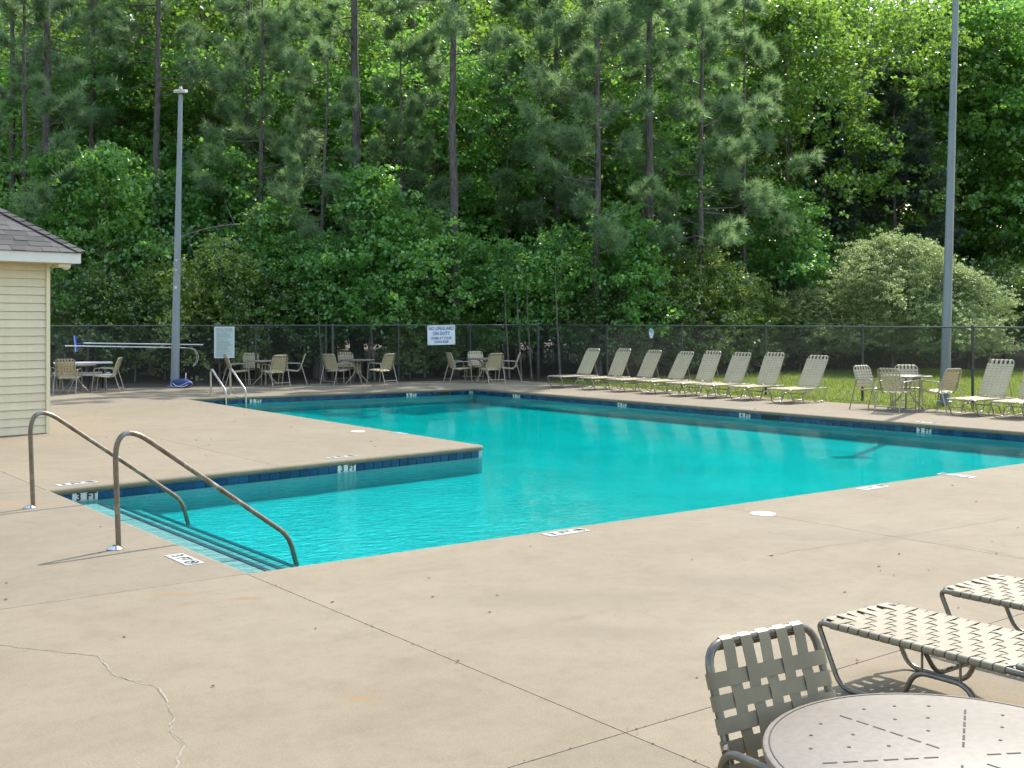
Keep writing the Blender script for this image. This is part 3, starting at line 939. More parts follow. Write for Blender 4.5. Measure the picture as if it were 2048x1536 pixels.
# the oval sign on the right fence
rang = math.atan2(gr_.y - fcr.y, gr_.x - fcr.x)
g = empty('oval_sign', (23.36, 23.88, 1.52), rang, 'small white oval sign with a blue top on the right fence', 'sign')
n_ = 20; ov_ = [(0.098 * math.cos(2 * math.pi * k / n_) * (1.0 if math.sin(2 * math.pi * k / n_) > 0 else 0.92), 0.140 * math.sin(2 * math.pi * k / n_)) for k in range(n_)]
def plate(poly, y0, y1):
    n = len(poly)
    return MB().add([(x, y0, z) for x, z in poly] + [(x, y1, z) for x, z in poly],
                    [tuple(range(n)), tuple(range(2 * n - 1, n - 1, -1))] + [(i, n + i, n + (i + 1) % n, (i + 1) % n) for i in range(n)])
plate(ov_, -0.004, 0.004).build('board', M['signwhite'], g)
capo = [p for p in [(x * 0.86, z * 0.88) for x, z in ov_] if p[1] > 0.035]
plate(capo, -0.0065, -0.0045).build('blue_cap', M['signcyan'], g)
MB().box((0.035, -0.0055, 0.005), (0.04, 0.002, 0.03)).build('dark_mark', M['signgrey'], g)
MB().box((-0.02, -0.0055, -0.06), (0.07, 0.002, 0.014)).build('printed_line', M['signgrey'], g)

# ------------------------------------------------------------------ pool tools hung on the fence
ux = Vector((math.cos(bang), math.sin(bang), 0))
def fence_frame(u, z, offy=0.10): return empty
e = empty('pool_brush', on_fence(9.66, 1.26, 0.11), bang, 'long white pole with a blue wall brush hung on the fence', 'pool brush', 'pool cleaning poles on the fence')
MB().tube([(0.16, 0, 0.01), (3.42, 0, -0.065)], 0.017, 8).build('pole', M['white'], e, True)
MB().tube([(0.0, 0, 0.0), (0.20, 0, 0.008)], 0.014, 8).build('brush_socket', M['blue'], e, True)
MB().box((-0.03, 0, 0), (0.035, 0.03, 0.46), Matrix.Rotation(R(-5), 3, 'Y')).build('brush_head', M['blue'], e)
MB().box((-0.055, 0, 0), (0.045, 0.022, 0.44), Matrix.Rotation(R(-5), 3, 'Y')).build('bristles', M['bristle'], e)
e = empty('rescue_hook', on_fence(9.25, 1.20, 0.16), bang, 'long white pole ending in a bent rescue hook hung on the fence', 'rescue hook', 'pool cleaning poles on the fence')
MB().tube([(0.1, 0, 0.0), (3.35, 0, -0.09)], 0.017, 8).build('pole', M['white'], e, True)
MB().tube([(0.0, 0, 0.002), (0.12, 0, 0.0)], 0.012, 8).build('pole_tip', M['fence_rail'], e, True)
for dx in (0.0, 0.045):
    MB().tube(fillet([(3.33, 0, -0.09), (3.56 + dx, 0, -0.10), (3.68 + dx, 0, -0.34), (3.60 + dx, 0, -0.56), (3.54, 0, -0.62)], 0.22, 6), 0.007, 6).build('hook', M['white'], e, True)
for dx_ in (0.9, 2.6):
    MB().tube([(dx_, 0.16, 0.0), (dx_, -0.02, -0.03), (dx_, -0.02, -0.09)], 0.006, 5).build('hanger', M['fence_rail'], e)
# blue net bundle at the pole's foot
def lump(name, rad, seed, mat, parent, loc, sub=3, amp=0.25):
    import bmesh
    bm = bmesh.new(); bmesh.ops.create_icosphere(bm, subdivisions=sub, radius=1.0)
    rr = random.Random(seed)
    ph = [(Vector((rr.uniform(-1, 1), rr.uniform(-1, 1), rr.uniform(-1, 1))) * rr.uniform(2, 5), rr.uniform(0, 6)) for _ in range(7)]
    for vtx in bm.verts:
        k = 1 + amp * sum(math.sin(vtx.co.dot(a) + b) for a, b in ph) / 4
        vtx.co = Vector((vtx.co.x * rad[0], vtx.co.y * rad[1], vtx.co.z * rad[2])) * k
    me = bpy.data.meshes.new(name); bm.to_mesh(me); bm.free()
    me.polygons.foreach_set("use_smooth", [True] * len(me.polygons))
    return link(name, me, mat, parent, loc)
e = empty('pool_net_bundle', (12.10, 31.20, 0), R(-37), 'dark blue bundled pool net lying at the foot of the light pole', 'pool net')
lump('net_bag', (0.27, 0.17, 0.13), 3, M['navy'], e, (0, 0, 0.12))
MB().tube([(0.30 * math.cos(a), 0.19 * math.sin(a), 0.10 + 0.07 * math.cos(a * 2 + 1)) for a in [2 * math.pi * k / 20 for k in range(20)]], 0.012, 6, closed=True).build('net_rim', M['bristle'], e, True)
MB().tube([(0.10, 0.02, 0.15), (0.11, 0.05, 0.42)], 0.016, 8).build('handle', M['white'], e, True)
MB().tube(fillet([(-0.25, -0.05, 0.15), (-0.1, -0.2, 0.05), (0.12, -0.2, 0.03), (0.28, -0.08, 0.16)], 0.1), 0.010, 6).build('cord', M['white'], e, True)

# ------------------------------------------------------------------ strap chairs, tables, loungers
def strap_chair(fg=False):
    sm = M['strap_fg'] if fg else M['strap']; tm = M['tubing_fg'] if fg else M['tubing']
    e = empty('patio_chair')
    w = 0.235; nseg = 12 if fg else 8
    seat_f, seat_b, back_t = Vector((0, 0.25, 0.44)), Vector((0, -0.20, 0.395)), Vector((0, -0.375, 0.905))
    loop = fillet([(-w, seat_f.y, seat_f.z), (-w, seat_b.y, seat_b.z), (-w, back_t.y, back_t.z), (w, back_t.y, back_t.z), (w, seat_b.y, seat_b.z), (w, seat_f.y, seat_f.z)], [0.06, 0.12, 0.085, 0.085, 0.12, 0.06], 6, True)
    MB().tube(loop, 0.0135, nseg, closed=True).build('seat_frame', tm, e, True)
    for s in (-1, 1):
        x = s * 0.275
        path = fillet([(x, 0.30, 0.0), (x, 0.235, 0.645), (x, -0.24, 0.63), (x, -0.43, 0.0)], [0, 0.09, 0.05, 0], 6)
        MB().tube(path, 0.0125, nseg).build('arm_and_legs', tm, e, True)
        MB().tube([(s * 0.235, 0.20, 0.432), (x, 0.262, 0.41)], 0.011, 6).build('bracket', tm, e)
        MB().tube([(s * 0.235, -0.282, 0.63), (x, -0.24, 0.625)], 0.011, 6).build('bracket', tm, e)
    MB().tube([(-0.275, -0.394, 0.115), (0.275, -0.394, 0.115)], 0.010, 6).build('stretcher', tm, e, True)
    # straps
    bd = (back_t - seat_b); bl = bd.length; bd.normalize()
    bn = Vector((1, 0, 0)).cross(bd)
    sd = (seat_b - seat_f); sl = sd.length; sd.normalize()
    sn = Vector((1, 0, 0)).cross(sd)
    if sn.z < 0: sn = -sn
    if bn.y < 0: bn = -bn
    def weave(org, d, L, nn, nh, nv, tag_, t0, t1, over_end):
        hs = MB(); vs_ = MB()
        hp = (t1 - t0) / nh
        hw_ = min(0.050, hp * 0.70)
        cross_t = [t0 + (k + 0.5) * hp for k in range(nh)]
        res = []
        r = 0.0155
        for k, t in enumerate(cross_t):
            c = org + d * t
            m_ = hs if not fg else MB()
            sag = -0.006
            pts = [c + Vector((-w - r * 1.12 * math.sin(q_), 0, 0)) + nn * (-r * 1.12 * math.cos(q_)) for q_ in [math.pi * z_ / 6 for z_ in range(7)]]
            for q in range(nv):
                xq = (q - (nv - 1) / 2) * 0.0765
                pts.append(c + Vector((xq, 0, 0)) + nn * (r * 0.75 + (0.0035 if (q + k) % 2 else -0.0035)))
            pts += [c + Vector((w + r * 1.12 * math.sin(q_), 0, 0)) + nn * (r * 1.12 * math.cos(q_)) for q_ in [math.pi * z_ / 6 for z_ in range(7)]]
            m_.ribbon(pts, d, hw_, 0.0022)
            if fg: m_.build('strap', sm, e, True)
        for q in range(nv):
            xq = -w + (q + 0.5) * 2 * w / nv
            xq = (q - (nv - 1) / 2) * 0.0765
            m_ = vs_ if not fg else MB()
            pts = []
            pts.append(org + d * (t0 - 0.01) + Vector((xq, 0, 0)) - nn * 0.005)
            for k, t in enumerate(cross_t):
                pts.append(org + d * t + Vector((xq, 0, 0)) + nn * (r * 0.75 + (-0.0035 if (q + k) % 2 else 0.0035)))
            if over_end:
                ee = org + d * L + Vector((xq, 0, 0))
                pts += [ee - d * 0.02 + nn * r, ee + nn * r * 0.9 + d * 0.004, ee + d * r, ee - nn * r, ee - d * 0.025 - nn * r]
            else:
                pts.append(org + d * (t1 + 0.01) + Vector((xq, 0, 0)) - nn * 0.003)
            m_.ribbon(pts, (1, 0, 0), 0.046, 0.0022)
            if fg: m_.build('strap', sm, e, True)
        if not fg:
            hs.f += [tuple(i + len(hs.v) for i in q) for q in vs_.f]; hs.v += vs_.v
            hs.build(tag_, sm, e, False, kind='stuff')
    weave(seat_b, bd, bl, bn, 6, 5, 'back_webbing', 0.07, bl - 0.075, True)
    weave(seat_b, -sd, sl, sn, 6, 5, 'seat_webbing', 0.03, sl - 0.04, True)
    return e

def round_table(fg=False):
    e = empty('round_table')
    rt, ht = (0.53, 0.725)
    top = MB().lathe([(rt - 0.012, -0.030), (rt - 0.003, -0.024), (rt, -0.012), (rt - 0.003, -0.003), (rt - 0.008, 0.0)], c=(0, 0, ht), n=64 if fg else 36).build('table_top', M['table'], e, True)
    if fg:
        ring = [(rt - 0.022) * 1.0]
        MB().tube([((rt - 0.020) * math.cos(2 * math.pi * k / 64), (rt - 0.020) * math.sin(2 * math.pi * k / 64), ht - 0.0005) for k in range(64)], 0.0025, 6, closed=True).build('rim_groove', M['slotdark'], top)
        sm_ = MB(); sm_.box((0, 0, 0), (0.040, 0.0065, 0.0018)); sme = sm_.mesh('slot'); sme.materials.append(M['slotdark'])
        dm_ = MB(); dm_.lathe([(0.0055, -0.0008), (0.0055, 0.0009)], n=10); dme = dm_.mesh('drain_hole'); dme.materials.append(M['slotdark'])
        for a in range(6):
            th = a * math.pi / 3 + R(22)
            for k in range(6):
                r_ = 0.09 + k * 0.057
                o = link('slot', sme, None, top, loc=(r_ * math.cos(th), r_ * math.sin(th), ht + 0.0003)); o.rotation_euler = (0, 0, th)
            for k in range(3):
                for t in range(k + 1):
                    r_ = 0.19 + 0.105 * k
                    aa = th + math.pi / 3 * (t + 1) / (k + 2)
                    link('drain_hole', dme, None, top, loc=(r_ * math.cos(aa), r_ * math.sin(aa), ht + 0.0003))
    MB().lathe([(0.025, 0.30), (0.025, ht - 0.03)], n=12).build('umbrella_sleeve', M['tubing'], e)
    for k in range(4):
        a = math.pi / 4 + k * math.pi / 2
        c_, s_ = math.cos(a), math.sin(a)
        path = fillet([(0.34 * c_, 0.34 * s_, ht - 0.03), (0.09 * c_, 0.09 * s_, ht - 0.08), (0.07 * c_, 0.07 * s_, 0.32), (0.38 * c_, 0.38 * s_, 0.0)], 0.14, 5)
        MB().tube(path, 0.016, 8).build('leg', M['tubing'], e, True)
    return e

def lounger(fg=False, flat=False, rec=62):
    """strap chaise: foot end at y=0, head towards +y, centred on x"""
    sm = M['strap_fg'] if fg else M['strap']; tm = M['tubing_fg'] if fg else M['tubing']
    e = empty('chaise_lounge')
    w, L, h, piv, bl = 0.30, 1.40, 0.322, 1.06, 0.85
    ns = 12 if fg else 8
    loop = fillet([(-w, 0, h), (w, 0, h), (w, L, h), (-w, L, h)], 0.06, 5, True)
    MB().tube(loop, 0.0145, ns, closed=True).build('bed_frame', tm, e, True)
    for s in (-1, 1):
        x = s * (w - 0.0)
        path = fillet([(x, 0.085, h), (x, -0.012, h), (x, 0.13, 0.014), (x, 0.47, 0.014), (x, 0.56, 0.205), (x, 0.84, 0.205), (x, 0.93, 0.014), (x, 1.25, 0.014), (x, L - 0.015, h - 0.01)],
                      [0, 0.05, 0.07, 0.07, 0.07, 0.07, 0.07, 0.07, 0], 5)
        MB().tube(path, 0.0135, ns).build('leg_frame', tm, e, True)
        for yy in (0.60, 0.80):
            MB().tube([(x, yy, 0.21), (x, yy, h - 0.005)], 0.007, 6).build('strut', tm, e, True)
    MB().tube(fillet([(-w, 0.62, h - 0.02), (-w + 0.06, 0.64, 0.20), (w - 0.06, 0.64, 0.20), (w, 0.62, h - 0.02)], 0.08, 5), 0.0115, ns).build('cross_brace', tm, e, True)
    MB().tube([(-w, piv, h), (w, piv, h)], 0.0115, ns).build('cross_bar', tm, e, True)
    ba = R(3) if flat else R(rec)
    d = Vector((0, math.cos(ba), math.sin(ba))); nn = Vector((0, -math.sin(ba), math.cos(ba)))
    o = Vector((0, piv, h + 0.018))
    wb_ = w - 0.022
    bloop = fillet([o + Vector((-wb_, 0, 0)), o + Vector((wb_, 0, 0)), o + d * bl + Vector((wb_, 0, 0)), o + d * bl + Vector((-wb_, 0, 0))], [0.03, 0.03, 0.09, 0.09], 6, True)
    MB().tube(bloop, 0.0135, ns, closed=True).build('back_frame', tm, e, True)
    if not flat:
        for s in (-1, 1):
            a = o + d * 0.40 + Vector((s * wb_, 0, 0))
            MB().tube([a, (s * wb_, L - 0.03, h + 0.01)], 0.009, 6).build('prop', tm, e, True)
    def weave(org, d, nn, w, t0, t1, pitch, nv, tag_, over_far, over_near):
        nh = int(round((t1 - t0) / pitch)); r = 0.0165
        hs = MB()
        ts = [t0 + (k + 0.5) * (t1 - t0) / nh for k in range(nh)]
        for k, t in enumerate(ts):
            c = org + d * t
            m_ = MB() if fg else hs
            pts = [c + Vector((-w - r * 1.12 * math.sin(q_), 0, 0)) + nn * (-r * 1.12 * math.cos(q_)) for q_ in [math.pi * z_ / 6 for z_ in range(7)]]
            for q in range(nv):
                xq = (q - (nv - 1) / 2) * ((2 * w - 0.16) / (nv - 1))
                pts.append(c + Vector((xq, 0, 0)) + nn * (r * 0.8 - 0.006 * math.sin(math.pi * (q + 0.5) / nv) + (0.004 if (q + k) % 2 else -0.004)))
            pts += [c + Vector((w + r * 1.12 * math.sin(q_), 0, 0)) + nn * (r * 1.12 * math.cos(q_)) for q_ in [math.pi * z_ / 6 for z_ in range(7)]]
            m_.ribbon(pts, d, 0.052, 0.0022)
            if fg: m_.build('strap', sm, e, True)
        for q in range(nv):
            xq = (q - (nv - 1) / 2) * ((2 * w - 0.16) / (nv - 1))
            m_ = MB() if fg else hs
            pts = []
            if over_near:
                ee = org + Vector((xq, 0, 0)); pts += [ee + d * 0.025 - nn * r, ee - nn * r, ee - d * r, ee + nn * r * 0.9 - d * 0.004]
            else: pts.append(org + d * (t0 - 0.02) + Vector((xq, 0, 0)) - nn * 0.004)
            for k, t in enumerate(ts):
                pts.append(org + d * t + Vector((xq, 0, 0)) + nn * (r * 0.8 - 0.006 * math.sin(math.pi * (q + 0.5) / nv) + (-0.004 if (q + k) % 2 else 0.004)))
            if over_far:
                ee = org + d * over_far + Vector((xq, 0, 0)); pts += [ee + nn * r * 0.9 - d * 0.004, ee + d * r, ee - nn * r, ee - d * 0.025 - nn * r]
            else: pts.append(org + d * (t1 + 0.02) + Vector((xq, 0, 0)) - nn * 0.004)
            m_.ribbon(pts, (1, 0, 0), 0.056 if fg else 0.052, 0.0022)
            if fg: m_.build('strap', sm, e, True)
        if not fg: hs.build(tag_, sm, e, False, kind='stuff')
    weave(Vector((0, 0, h)), Vector((0, 1, 0)), Vector((0, 0, 1)), w, 0.07, piv - 0.03, 0.0605, 6, 'seat_webbing', None, True)
    weave(o, d, nn, wb_, 0.04, bl - 0.09, 0.0605, 5, 'back_webbing', bl, False)
    return e

chair0 = strap_chair(False)
used_chair = [False]
def put_chair(u, v, facing, label, group, zr=0):
    if not used_chair[0]: o = chair0; used_chair[0] = True
    else: o = copy_tree(chair0)
    o.location = (u, v, 0); o.rotation_euler = (0, 0, facing - math.pi / 2)   # chair looks along +y
    return tag(o, label, 'chair', group)
table0 = round_table(False)
used_table = [False]
def put_table(u, v, rz, label, group='round tan patio tables on the far deck'):
    if not used_table[0]: o = table0; used_table[0] = True
    else: o = copy_tree(table0)
    o.location = (u, v, 0); o.rotation_euler = (0, 0, rz)
    return tag(o, label, 'table', group)
CF, CS = 0.6073, 0.7945
def cam_dir(a):      # bearing a: 0 = screen right, 90 = away from the viewer
    x, y = math.cos(R(a)), math.sin(R(a))
    return Vector((x * CS + y * CF, -x * CF + y * CS))
groups = [
    (9.15, 31.1, 'under the pole tools left of the net', 'table by the pool tools', [
        (192, .80, 0, 'cream strap chair half hidden behind the corner of the cream building'),
        (278, .74, 0, 'cream strap chair with its back to us beside the cream building'),
        (2, .80, 5, 'cream strap chair seen from the side, right of the table by the building')]),
    (14.56, 31.0, 'beside the rules sign', 'table beside the rules sign', [
        (196, .78, 10, 'cream strap chair seen from the side below the rules sign'),
        (128, .74, -6, 'cream strap chair facing us behind the table beside the rules sign'),
        (303, .74, 6, 'cream strap chair with its back to us at the table beside the rules sign'),
        (22, .80, -12, 'rightmost cream strap chair at the table beside the rules sign')]),
    (17.10, 30.05, 'between the rules sign and the lifeguard sign', 'table between the two signs', [
        (222, .72, 14, 'nearest cream strap chair left of the table with only three chairs'),
        (118, .70, 0, 'cream strap chair behind the table with only three chairs'),
        (338, .80, -14, 'cream strap chair right of the table with only three chairs')]),
    (20.75, 28.60, 'below the lifeguard sign', 'table below the lifeguard sign', [
        (194, .76, 10, 'leftmost cream strap chair at the table below the lifeguard sign'),
        (106, .72, 0, 'cream strap chair facing us behind the table below the lifeguard sign'),
        (290, .72, 6, 'cream strap chair with its back to us below the lifeguard sign'),
        (14, .78, -12, 'rightmost cream strap chair at the table below the lifeguard sign')]),
    (21.45, 14.20, 'on the right between the loungers', 'table between the lounger rows', [
        (156, .66, -38, 'cream strap chair farthest left at the table by the right light pole'),
        (234, .64, -10, 'yellowish strap chair with its back to us left of the right-hand table'),
        (68, .62, 8, 'cream strap chair facing us behind the table by the right light pole'),
        (314, .74, -16, 'yellowish strap chair turned away right of the right-hand table')]),
]
tlabels = ['round tan patio table beside the cream building below the pool poles', 'round tan patio table beside the pale rules sign',
           'round tan patio table with three chairs between the two signs', 'round tan patio table below the lifeguard sign',
           'round tan patio table by the right light pole near the loungers']
for i, (u, v, w_, gname, chairs) in enumerate(groups):
    put_table(u, v, R(20 * i), tlabels[i])
    for a, r_, tw, lab in chairs:
        d = cam_dir(a)
        put_chair(u + d.x * r_, v + d.y * r_, math.atan2(-d.y, -d.x) + R(tw), lab, 'strap chairs round the ' + gname)

# white picnic table behind the first group
e = empty('picnic_table', (9.62, 32.0, 0), bang, 'white plank picnic table against the fence behind the first round table', 'table')
for k in range(4): MB().box((0, -0.24 + k * 0.16, 0.74), (1.5, 0.15, 0.035)).build('plank', M['white'], e)
for s in (-1, 1):
    for k in range(2): MB().box((0, s * (0.62 + 0.13 * k), 0.43), (1.5, 0.12, 0.035)).build('bench_plank', M['white'], e)
    for t in (-0.55, 0.55):
        MB().tube([(t, s * 0.70, 0.0), (t, s * 0.18, 0.72)], 0.028, 8).build('leg', M['fence'], e)
for t in (-0.55, 0.55): MB().tube([(t, -0.74, 0.40), (t, 0.74, 0.40)], 0.022, 8).build('bench_beam', M['fence'], e)

loungers = [lounger(False, False, r_) for r_ in (61, 64, 58.5)]
lused = [False] * 3
vs = [25.06, 23.84, 22.71, 21.64, 20.51, 19.54, 18.51, 17.26, 12.87, 11.93]
ordn = ['leftmost', 'second', 'third', 'fourth', 'fifth', 'sixth', 'seventh', 'rightmost']
for i, v_ in enumerate(vs):
    k_ = (0, 1, 0, 2, 1, 0, 1, 2, 0, 1)[i]
    o = copy_tree(loungers[k_]) if lused[k_] else loungers[k_]
    lused[k_] = True
    uo = (20.42, 20.50, 20.54, 20.62, 20.55, 20.60, 20.66, 20.66, 20.86, 20.86)[i]
    o.location = (uo, v_ - 0.30, 0)
    o.rotation_euler = (0, 0, R(-90) + R(rnd.uniform(-3.5, 3.5)))
    if i < 8:
        lab = '%s of the eight cream strap loungers in a row by the pool' % ordn[i] if i in (0, 7) else '%s cream strap lounger from the left in the row of eight' % ordn[i]
        tag(o, lab, 'lounger', 'cream loungers along the right side of the pool')
    else:
        tag(o, ('cream strap lounger with raised back right of the chairs and right-hand table', 'cream strap lounger cut off by the right edge of the picture')[i - 8], 'lounger', 'cream loungers along the right side of the pool')

# foreground pieces
lf0 = lounger(True, True)
lf0.location = (5.19, 3.75, 0); lf0.rotation_euler = (0, 0, R(180))
tag(lf0, 'flat taupe strap lounger in the foreground beside the round table', 'lounger', 'flat loungers in the right foreground')
lf1 = copy_tree(lf0)
lf1.location = (6.33, 3.76, 0); lf1.rotation_euler = (0, 0, R(180.5))
tag(lf1, 'flat taupe strap lounger at the right edge behind the nearer flat one', 'lounger', 'flat loungers in the right foreground')
cf = strap_chair(True)
cf.location = (2.79, 2.02, 0); cf.rotation_euler = (0, 0, R(175))
tag(cf, 'large taupe woven strap chair in the foreground left of the round table', 'chair')
tf = round_table(True)
tf.location = (2.83, 1.70, 0); tf.rotation_euler = (0, 0, R(8))
tag(tf, 'round tan slotted table top in the bottom right foreground corner', 'table')

# ------------------------------------------------------------------ dead leaves and twigs on the deck
rng = np.random.default_rng(11)
def debris():
    pts = []
    while len(pts) < 330:
        u, v = rng.uniform(-2, 22), rng.uniform(1.5, 31)
        inpool = (3.4 < u < 18.95 and 7.6 < v < 14.2) or (10.1 < u < 18.95 and 7.6 < v < 27)
        if inpool or (u < 5.8 and v > 19): continue
        pts.append((u, v))
    for k in range(140):                       # gathered in the slab joints
        t = rng.uniform(0, 1)
        pts.append((3.60 + rng.normal(0, 0.012), 0.5 + 7.4 * t) if k % 2 else (0.5 + 11 * t, 3.85 + rng.normal(0, 0.012)))
    mb = MB()
    for i, (u, v) in enumerate(pts):
        s = rng.uniform(0.006, 0.020) * (0.55 if i >= 330 else 1); a = rng.uniform(0, 6.28)
        c, q = math.cos(a) * s, math.sin(a) * s
        el = rng.uniform(0.3, 0.9)
        mb.add([(u - c, v - q, 0.003), (u + q * el, v - c * el, 0.006 + s * 0.3), (u + c, v + q, 0.004), (u - q * el, v + c * el, 0.005 + s * 0.25)], [(0, 1, 2, 3)])
    o = mb.build('fallen_leaf_bits', M['debris'])
    tag(o, 'small dead leaf bits and twigs scattered over the concrete deck', 'leaf litter', kind='stuff')
debris()

# ------------------------------------------------------------------ plants
def rand_unit(n):
    a = rng.normal(size=(n, 3)); return a / np.linalg.norm(a, axis=1, keepdims=True)
def norm(a): return a / np.maximum(np.linalg.norm(a, axis=1, keepdims=True), 1e-9)

def leaves_mesh(name, c, size, droop=0.3, up=0.8, jitter=0.7, aspect=0.42):
    """kite-shaped folded leaves at points c"""
    n = len(c)
    nrm = norm(np.array([0, 0, up]) + rng.normal(size=(n, 3)) * jitter)
    ax = norm(np.cross(nrm, rand_unit(n)))
    ax[:, 2] -= droop; ax = norm(ax)
    sd = norm(np.cross(nrm, ax)); nn = np.cross(ax, sd)
    s = (size * rng.uniform(0.65, 1.25, n))[:, None]
    v = np.stack([c, c + ax * s * 0.45 + sd * s * aspect + nn * s * 0.10, c + ax * s, c + ax * s * 0.45 - sd * s * aspect + nn * s * 0.10], 1).reshape(-1, 3)
    i = np.arange(n)[:, None] * 4
    f = np.concatenate([i + [0, 1, 2], i + [0, 2, 3]], 1).reshape(-1, 3)
    return mesh_np(name, v, f)

def trunk_mesh(name, h, r0, r1, wob, limbs, n=9):
    mb = MB()
    P = []; N = 9
    x = y = 0
    for k in range(N + 1):
        t = k / N
        P.append((x, y, h * t - (0.12 if k == 0 else 0)))
        x += rng.normal() * wob; y += rng.normal() * wob
    rr = [r0 * (1.25 if k == 0 else 1) + (r1 - r0) * (k / N) for k in range(N + 1)]
    mb.tube(P, rr, n)
    Pa = np.array(P)
    def at(z):
        z = min(max(z, 0), h); t = z / h * N; k = min(int(t), N - 1)
        return Pa[k] + (Pa[k + 1] - Pa[k]) * (t - k)
    for (z, tip, rb) in limbs:
        a = at(z); b = np.array(tip)
        mid = (a + b) / 2 + np.array([0, 0, -0.10 * np.linalg.norm(b - a)])
        mb.tube([tuple(a), tuple(mid), tuple(b)], [rb, rb * 0.7, rb * 0.3], 5, cap=False)
    return mb.mesh(name, True), at

def make_broadleaf(name, h, cb, rad, prof, nb, per, nl, size, r0, mat, bark, flat=0.42, label_unused=None, bough=0.85, droop=0.3):
    """boughs spread through the crown volume, each a spray of leaf clusters"""
    boughs = []
    tries = 0
    while len(boughs) < nb:
        t = rng.uniform(0, 1); a = rng.uniform(0, 2 * math.pi)
        rm = rad * prof(t) * (1 + 0.28 * math.sin(3 * a + 7 * t) + 0.15 * math.sin(5 * a - 11 * t))
        r = rm * math.sqrt(rng.uniform(0.05, 1.0)) if rng.uniform() < 0.45 else rm * rng.uniform(0.78, 1.02)
        boughs.append((r * math.cos(a), r * math.sin(a), cb + (h - cb) * t))
        tries += 1
    B = np.array(boughs)
    C = []
    for b in B:
        k = max(3, int(per * rng.uniform(0.6, 1.4)))
        s = bough * rng.uniform(0.7, 1.25)
        q = rng.normal(size=(k, 3)) * np.array([s * 0.5, s * 0.5, s * 0.5 * flat])
        out = np.array([b[0], b[1], 0]); L = np.linalg.norm(out) + 1e-6
        q[:, 2] -= 0.22 * ((q[:, :2] @ (out[:2] / L)))
        C.append(b + q)
    C = np.concatenate(C)
    c = np.repeat(C, nl, axis=0) + rng.normal(size=(len(C) * nl, 3)) * np.array([0.085, 0.085, 0.045]) * (size / 0.11)
    c = c[c[:, 2] > 0.05]
    fol = leaves_mesh(name + '_foliage', c, size, droop=droop)
    fol.materials.append(mat)
    idx = rng.permutation(len(B))[:min(len(B), 26)]
    limbs = [(max(0.3, B[i][2] - 0.25 * (h - cb) * rng.uniform(0.3, 1)), tuple(B[i]), r0 * 0.34) for i in idx]
    tm, _ = trunk_mesh(name + '_trunk', h * 0.93, r0, r0 * 0.18, 0.035 * h / 9, limbs)
    tm.materials.append(bark)
    return fol, tm

def needles(c, d, nper, length, width):
    """tufts: needles fanning round direction d at points c"""
    n = len(c)
    cc = np.repeat(c, nper, axis=0); dd = np.repeat(d, nper, axis=0)
    cc = cc - dd * (rng.uniform(0, 0.16, (n * nper, 1)))
    v = norm(dd * 0.75 + rand_unit(n * nper) * 0.85)
    v[:, 2] -= 0.10; v = norm(v)
    s = norm(np.cross(v, rand_unit(n * nper)))
    L = (length * rng.uniform(0.7, 1.15, n * nper))[:, None]
    V = np.stack([cc - s * width, cc + s * width, cc + v * L], 1).reshape(-1, 3)
    F = np.arange(n * nper * 3).reshape(-1, 3)
    return V, F

def make_pine(name, h, cb, spread, r0, nbr, mat, top=0.35, ntuft=17, nper=22, nlen=0.24, dead=6, nw=0.0062):
    C = []; D = []; limbs = []
    for k in range(nbr):
        t = ((k + rng.uniform(0, 1)) / nbr)
        z = cb + (h - cb) * t
        a = rng.uniform(0, 2 * math.pi)
        L = spread * (1 - (1 - top) * t) * rng.uniform(0.55, 1.15) * (0.75 + 0.25 * min(1, t * 6))
        rise = rng.uniform(-0.10, 0.60)
        dirv = np.array([math.cos(a), math.sin(a), 0.0])
        tip = dirv * L + np.array([0, 0, z + rise * L])
        limbs.append((z, tuple(tip * np.array([0.95, 0.95, 1])), 0.009 + 0.007 * L))
        side = np.array([-math.sin(a), math.cos(a), 0])
        m = int(ntuft * (0.5 + 0.6 * L / spread))
        for q in range(m):
            s = rng.uniform(0.5, 1.0) ** 0.7
            lat = rng.normal() * 0.20 * L * (1.15 - s) + rng.normal() * 0.08
            p = np.array([0, 0, z]) + (tip - np.array([0, 0, z])) * s + side * lat + np.array([0, 0, -0.10 * L * s * (1 - s) * 2 + rng.normal() * 0.13 + 0.08])
            C.append(p); dv = dirv * 0.6 + side * np.sign(lat) * min(1, abs(lat) * 1.6) + np.array([0, 0, 0.45])
            D.append(dv / np.linalg.norm(dv))
    V, F = needles(np.array(C), np.array(D), nper, nlen, nw)
    fol = mesh_np(name + '_needles', V, F); fol.materials.append(mat)
    for k in range(dead):
        z = rng.uniform(0.25, 0.95) * cb + 0.5; a = rng.uniform(0, 6.28); L = rng.uniform(0.4, 1.6)
        limbs.append((z, (L * math.cos(a), L * math.sin(a), z + rng.uniform(-0.5, 0.6) * L), 0.012))
    tm, _ = trunk_mesh(name + '_trunk', h * 0.98, r0, r0 * 0.25, 0.03 * h / 15, limbs, 10)
    tm.materials.append(M['pine_bark'])
    return fol, tm

cone = lambda t: (1.0 - t) ** 0.75 * 0.92 + 0.10 if t > 0.12 else 0.75 + 2 * t
oval = lambda t: max(0.15, math.sin(math.pi * (0.12 + 0.80 * t))) 
dome = lambda t: math.sqrt(max(0.02, 1 - (t * 0.98) ** 2))
column = lambda t: 0.75 + 0.25 * math.sin(math.pi * t)

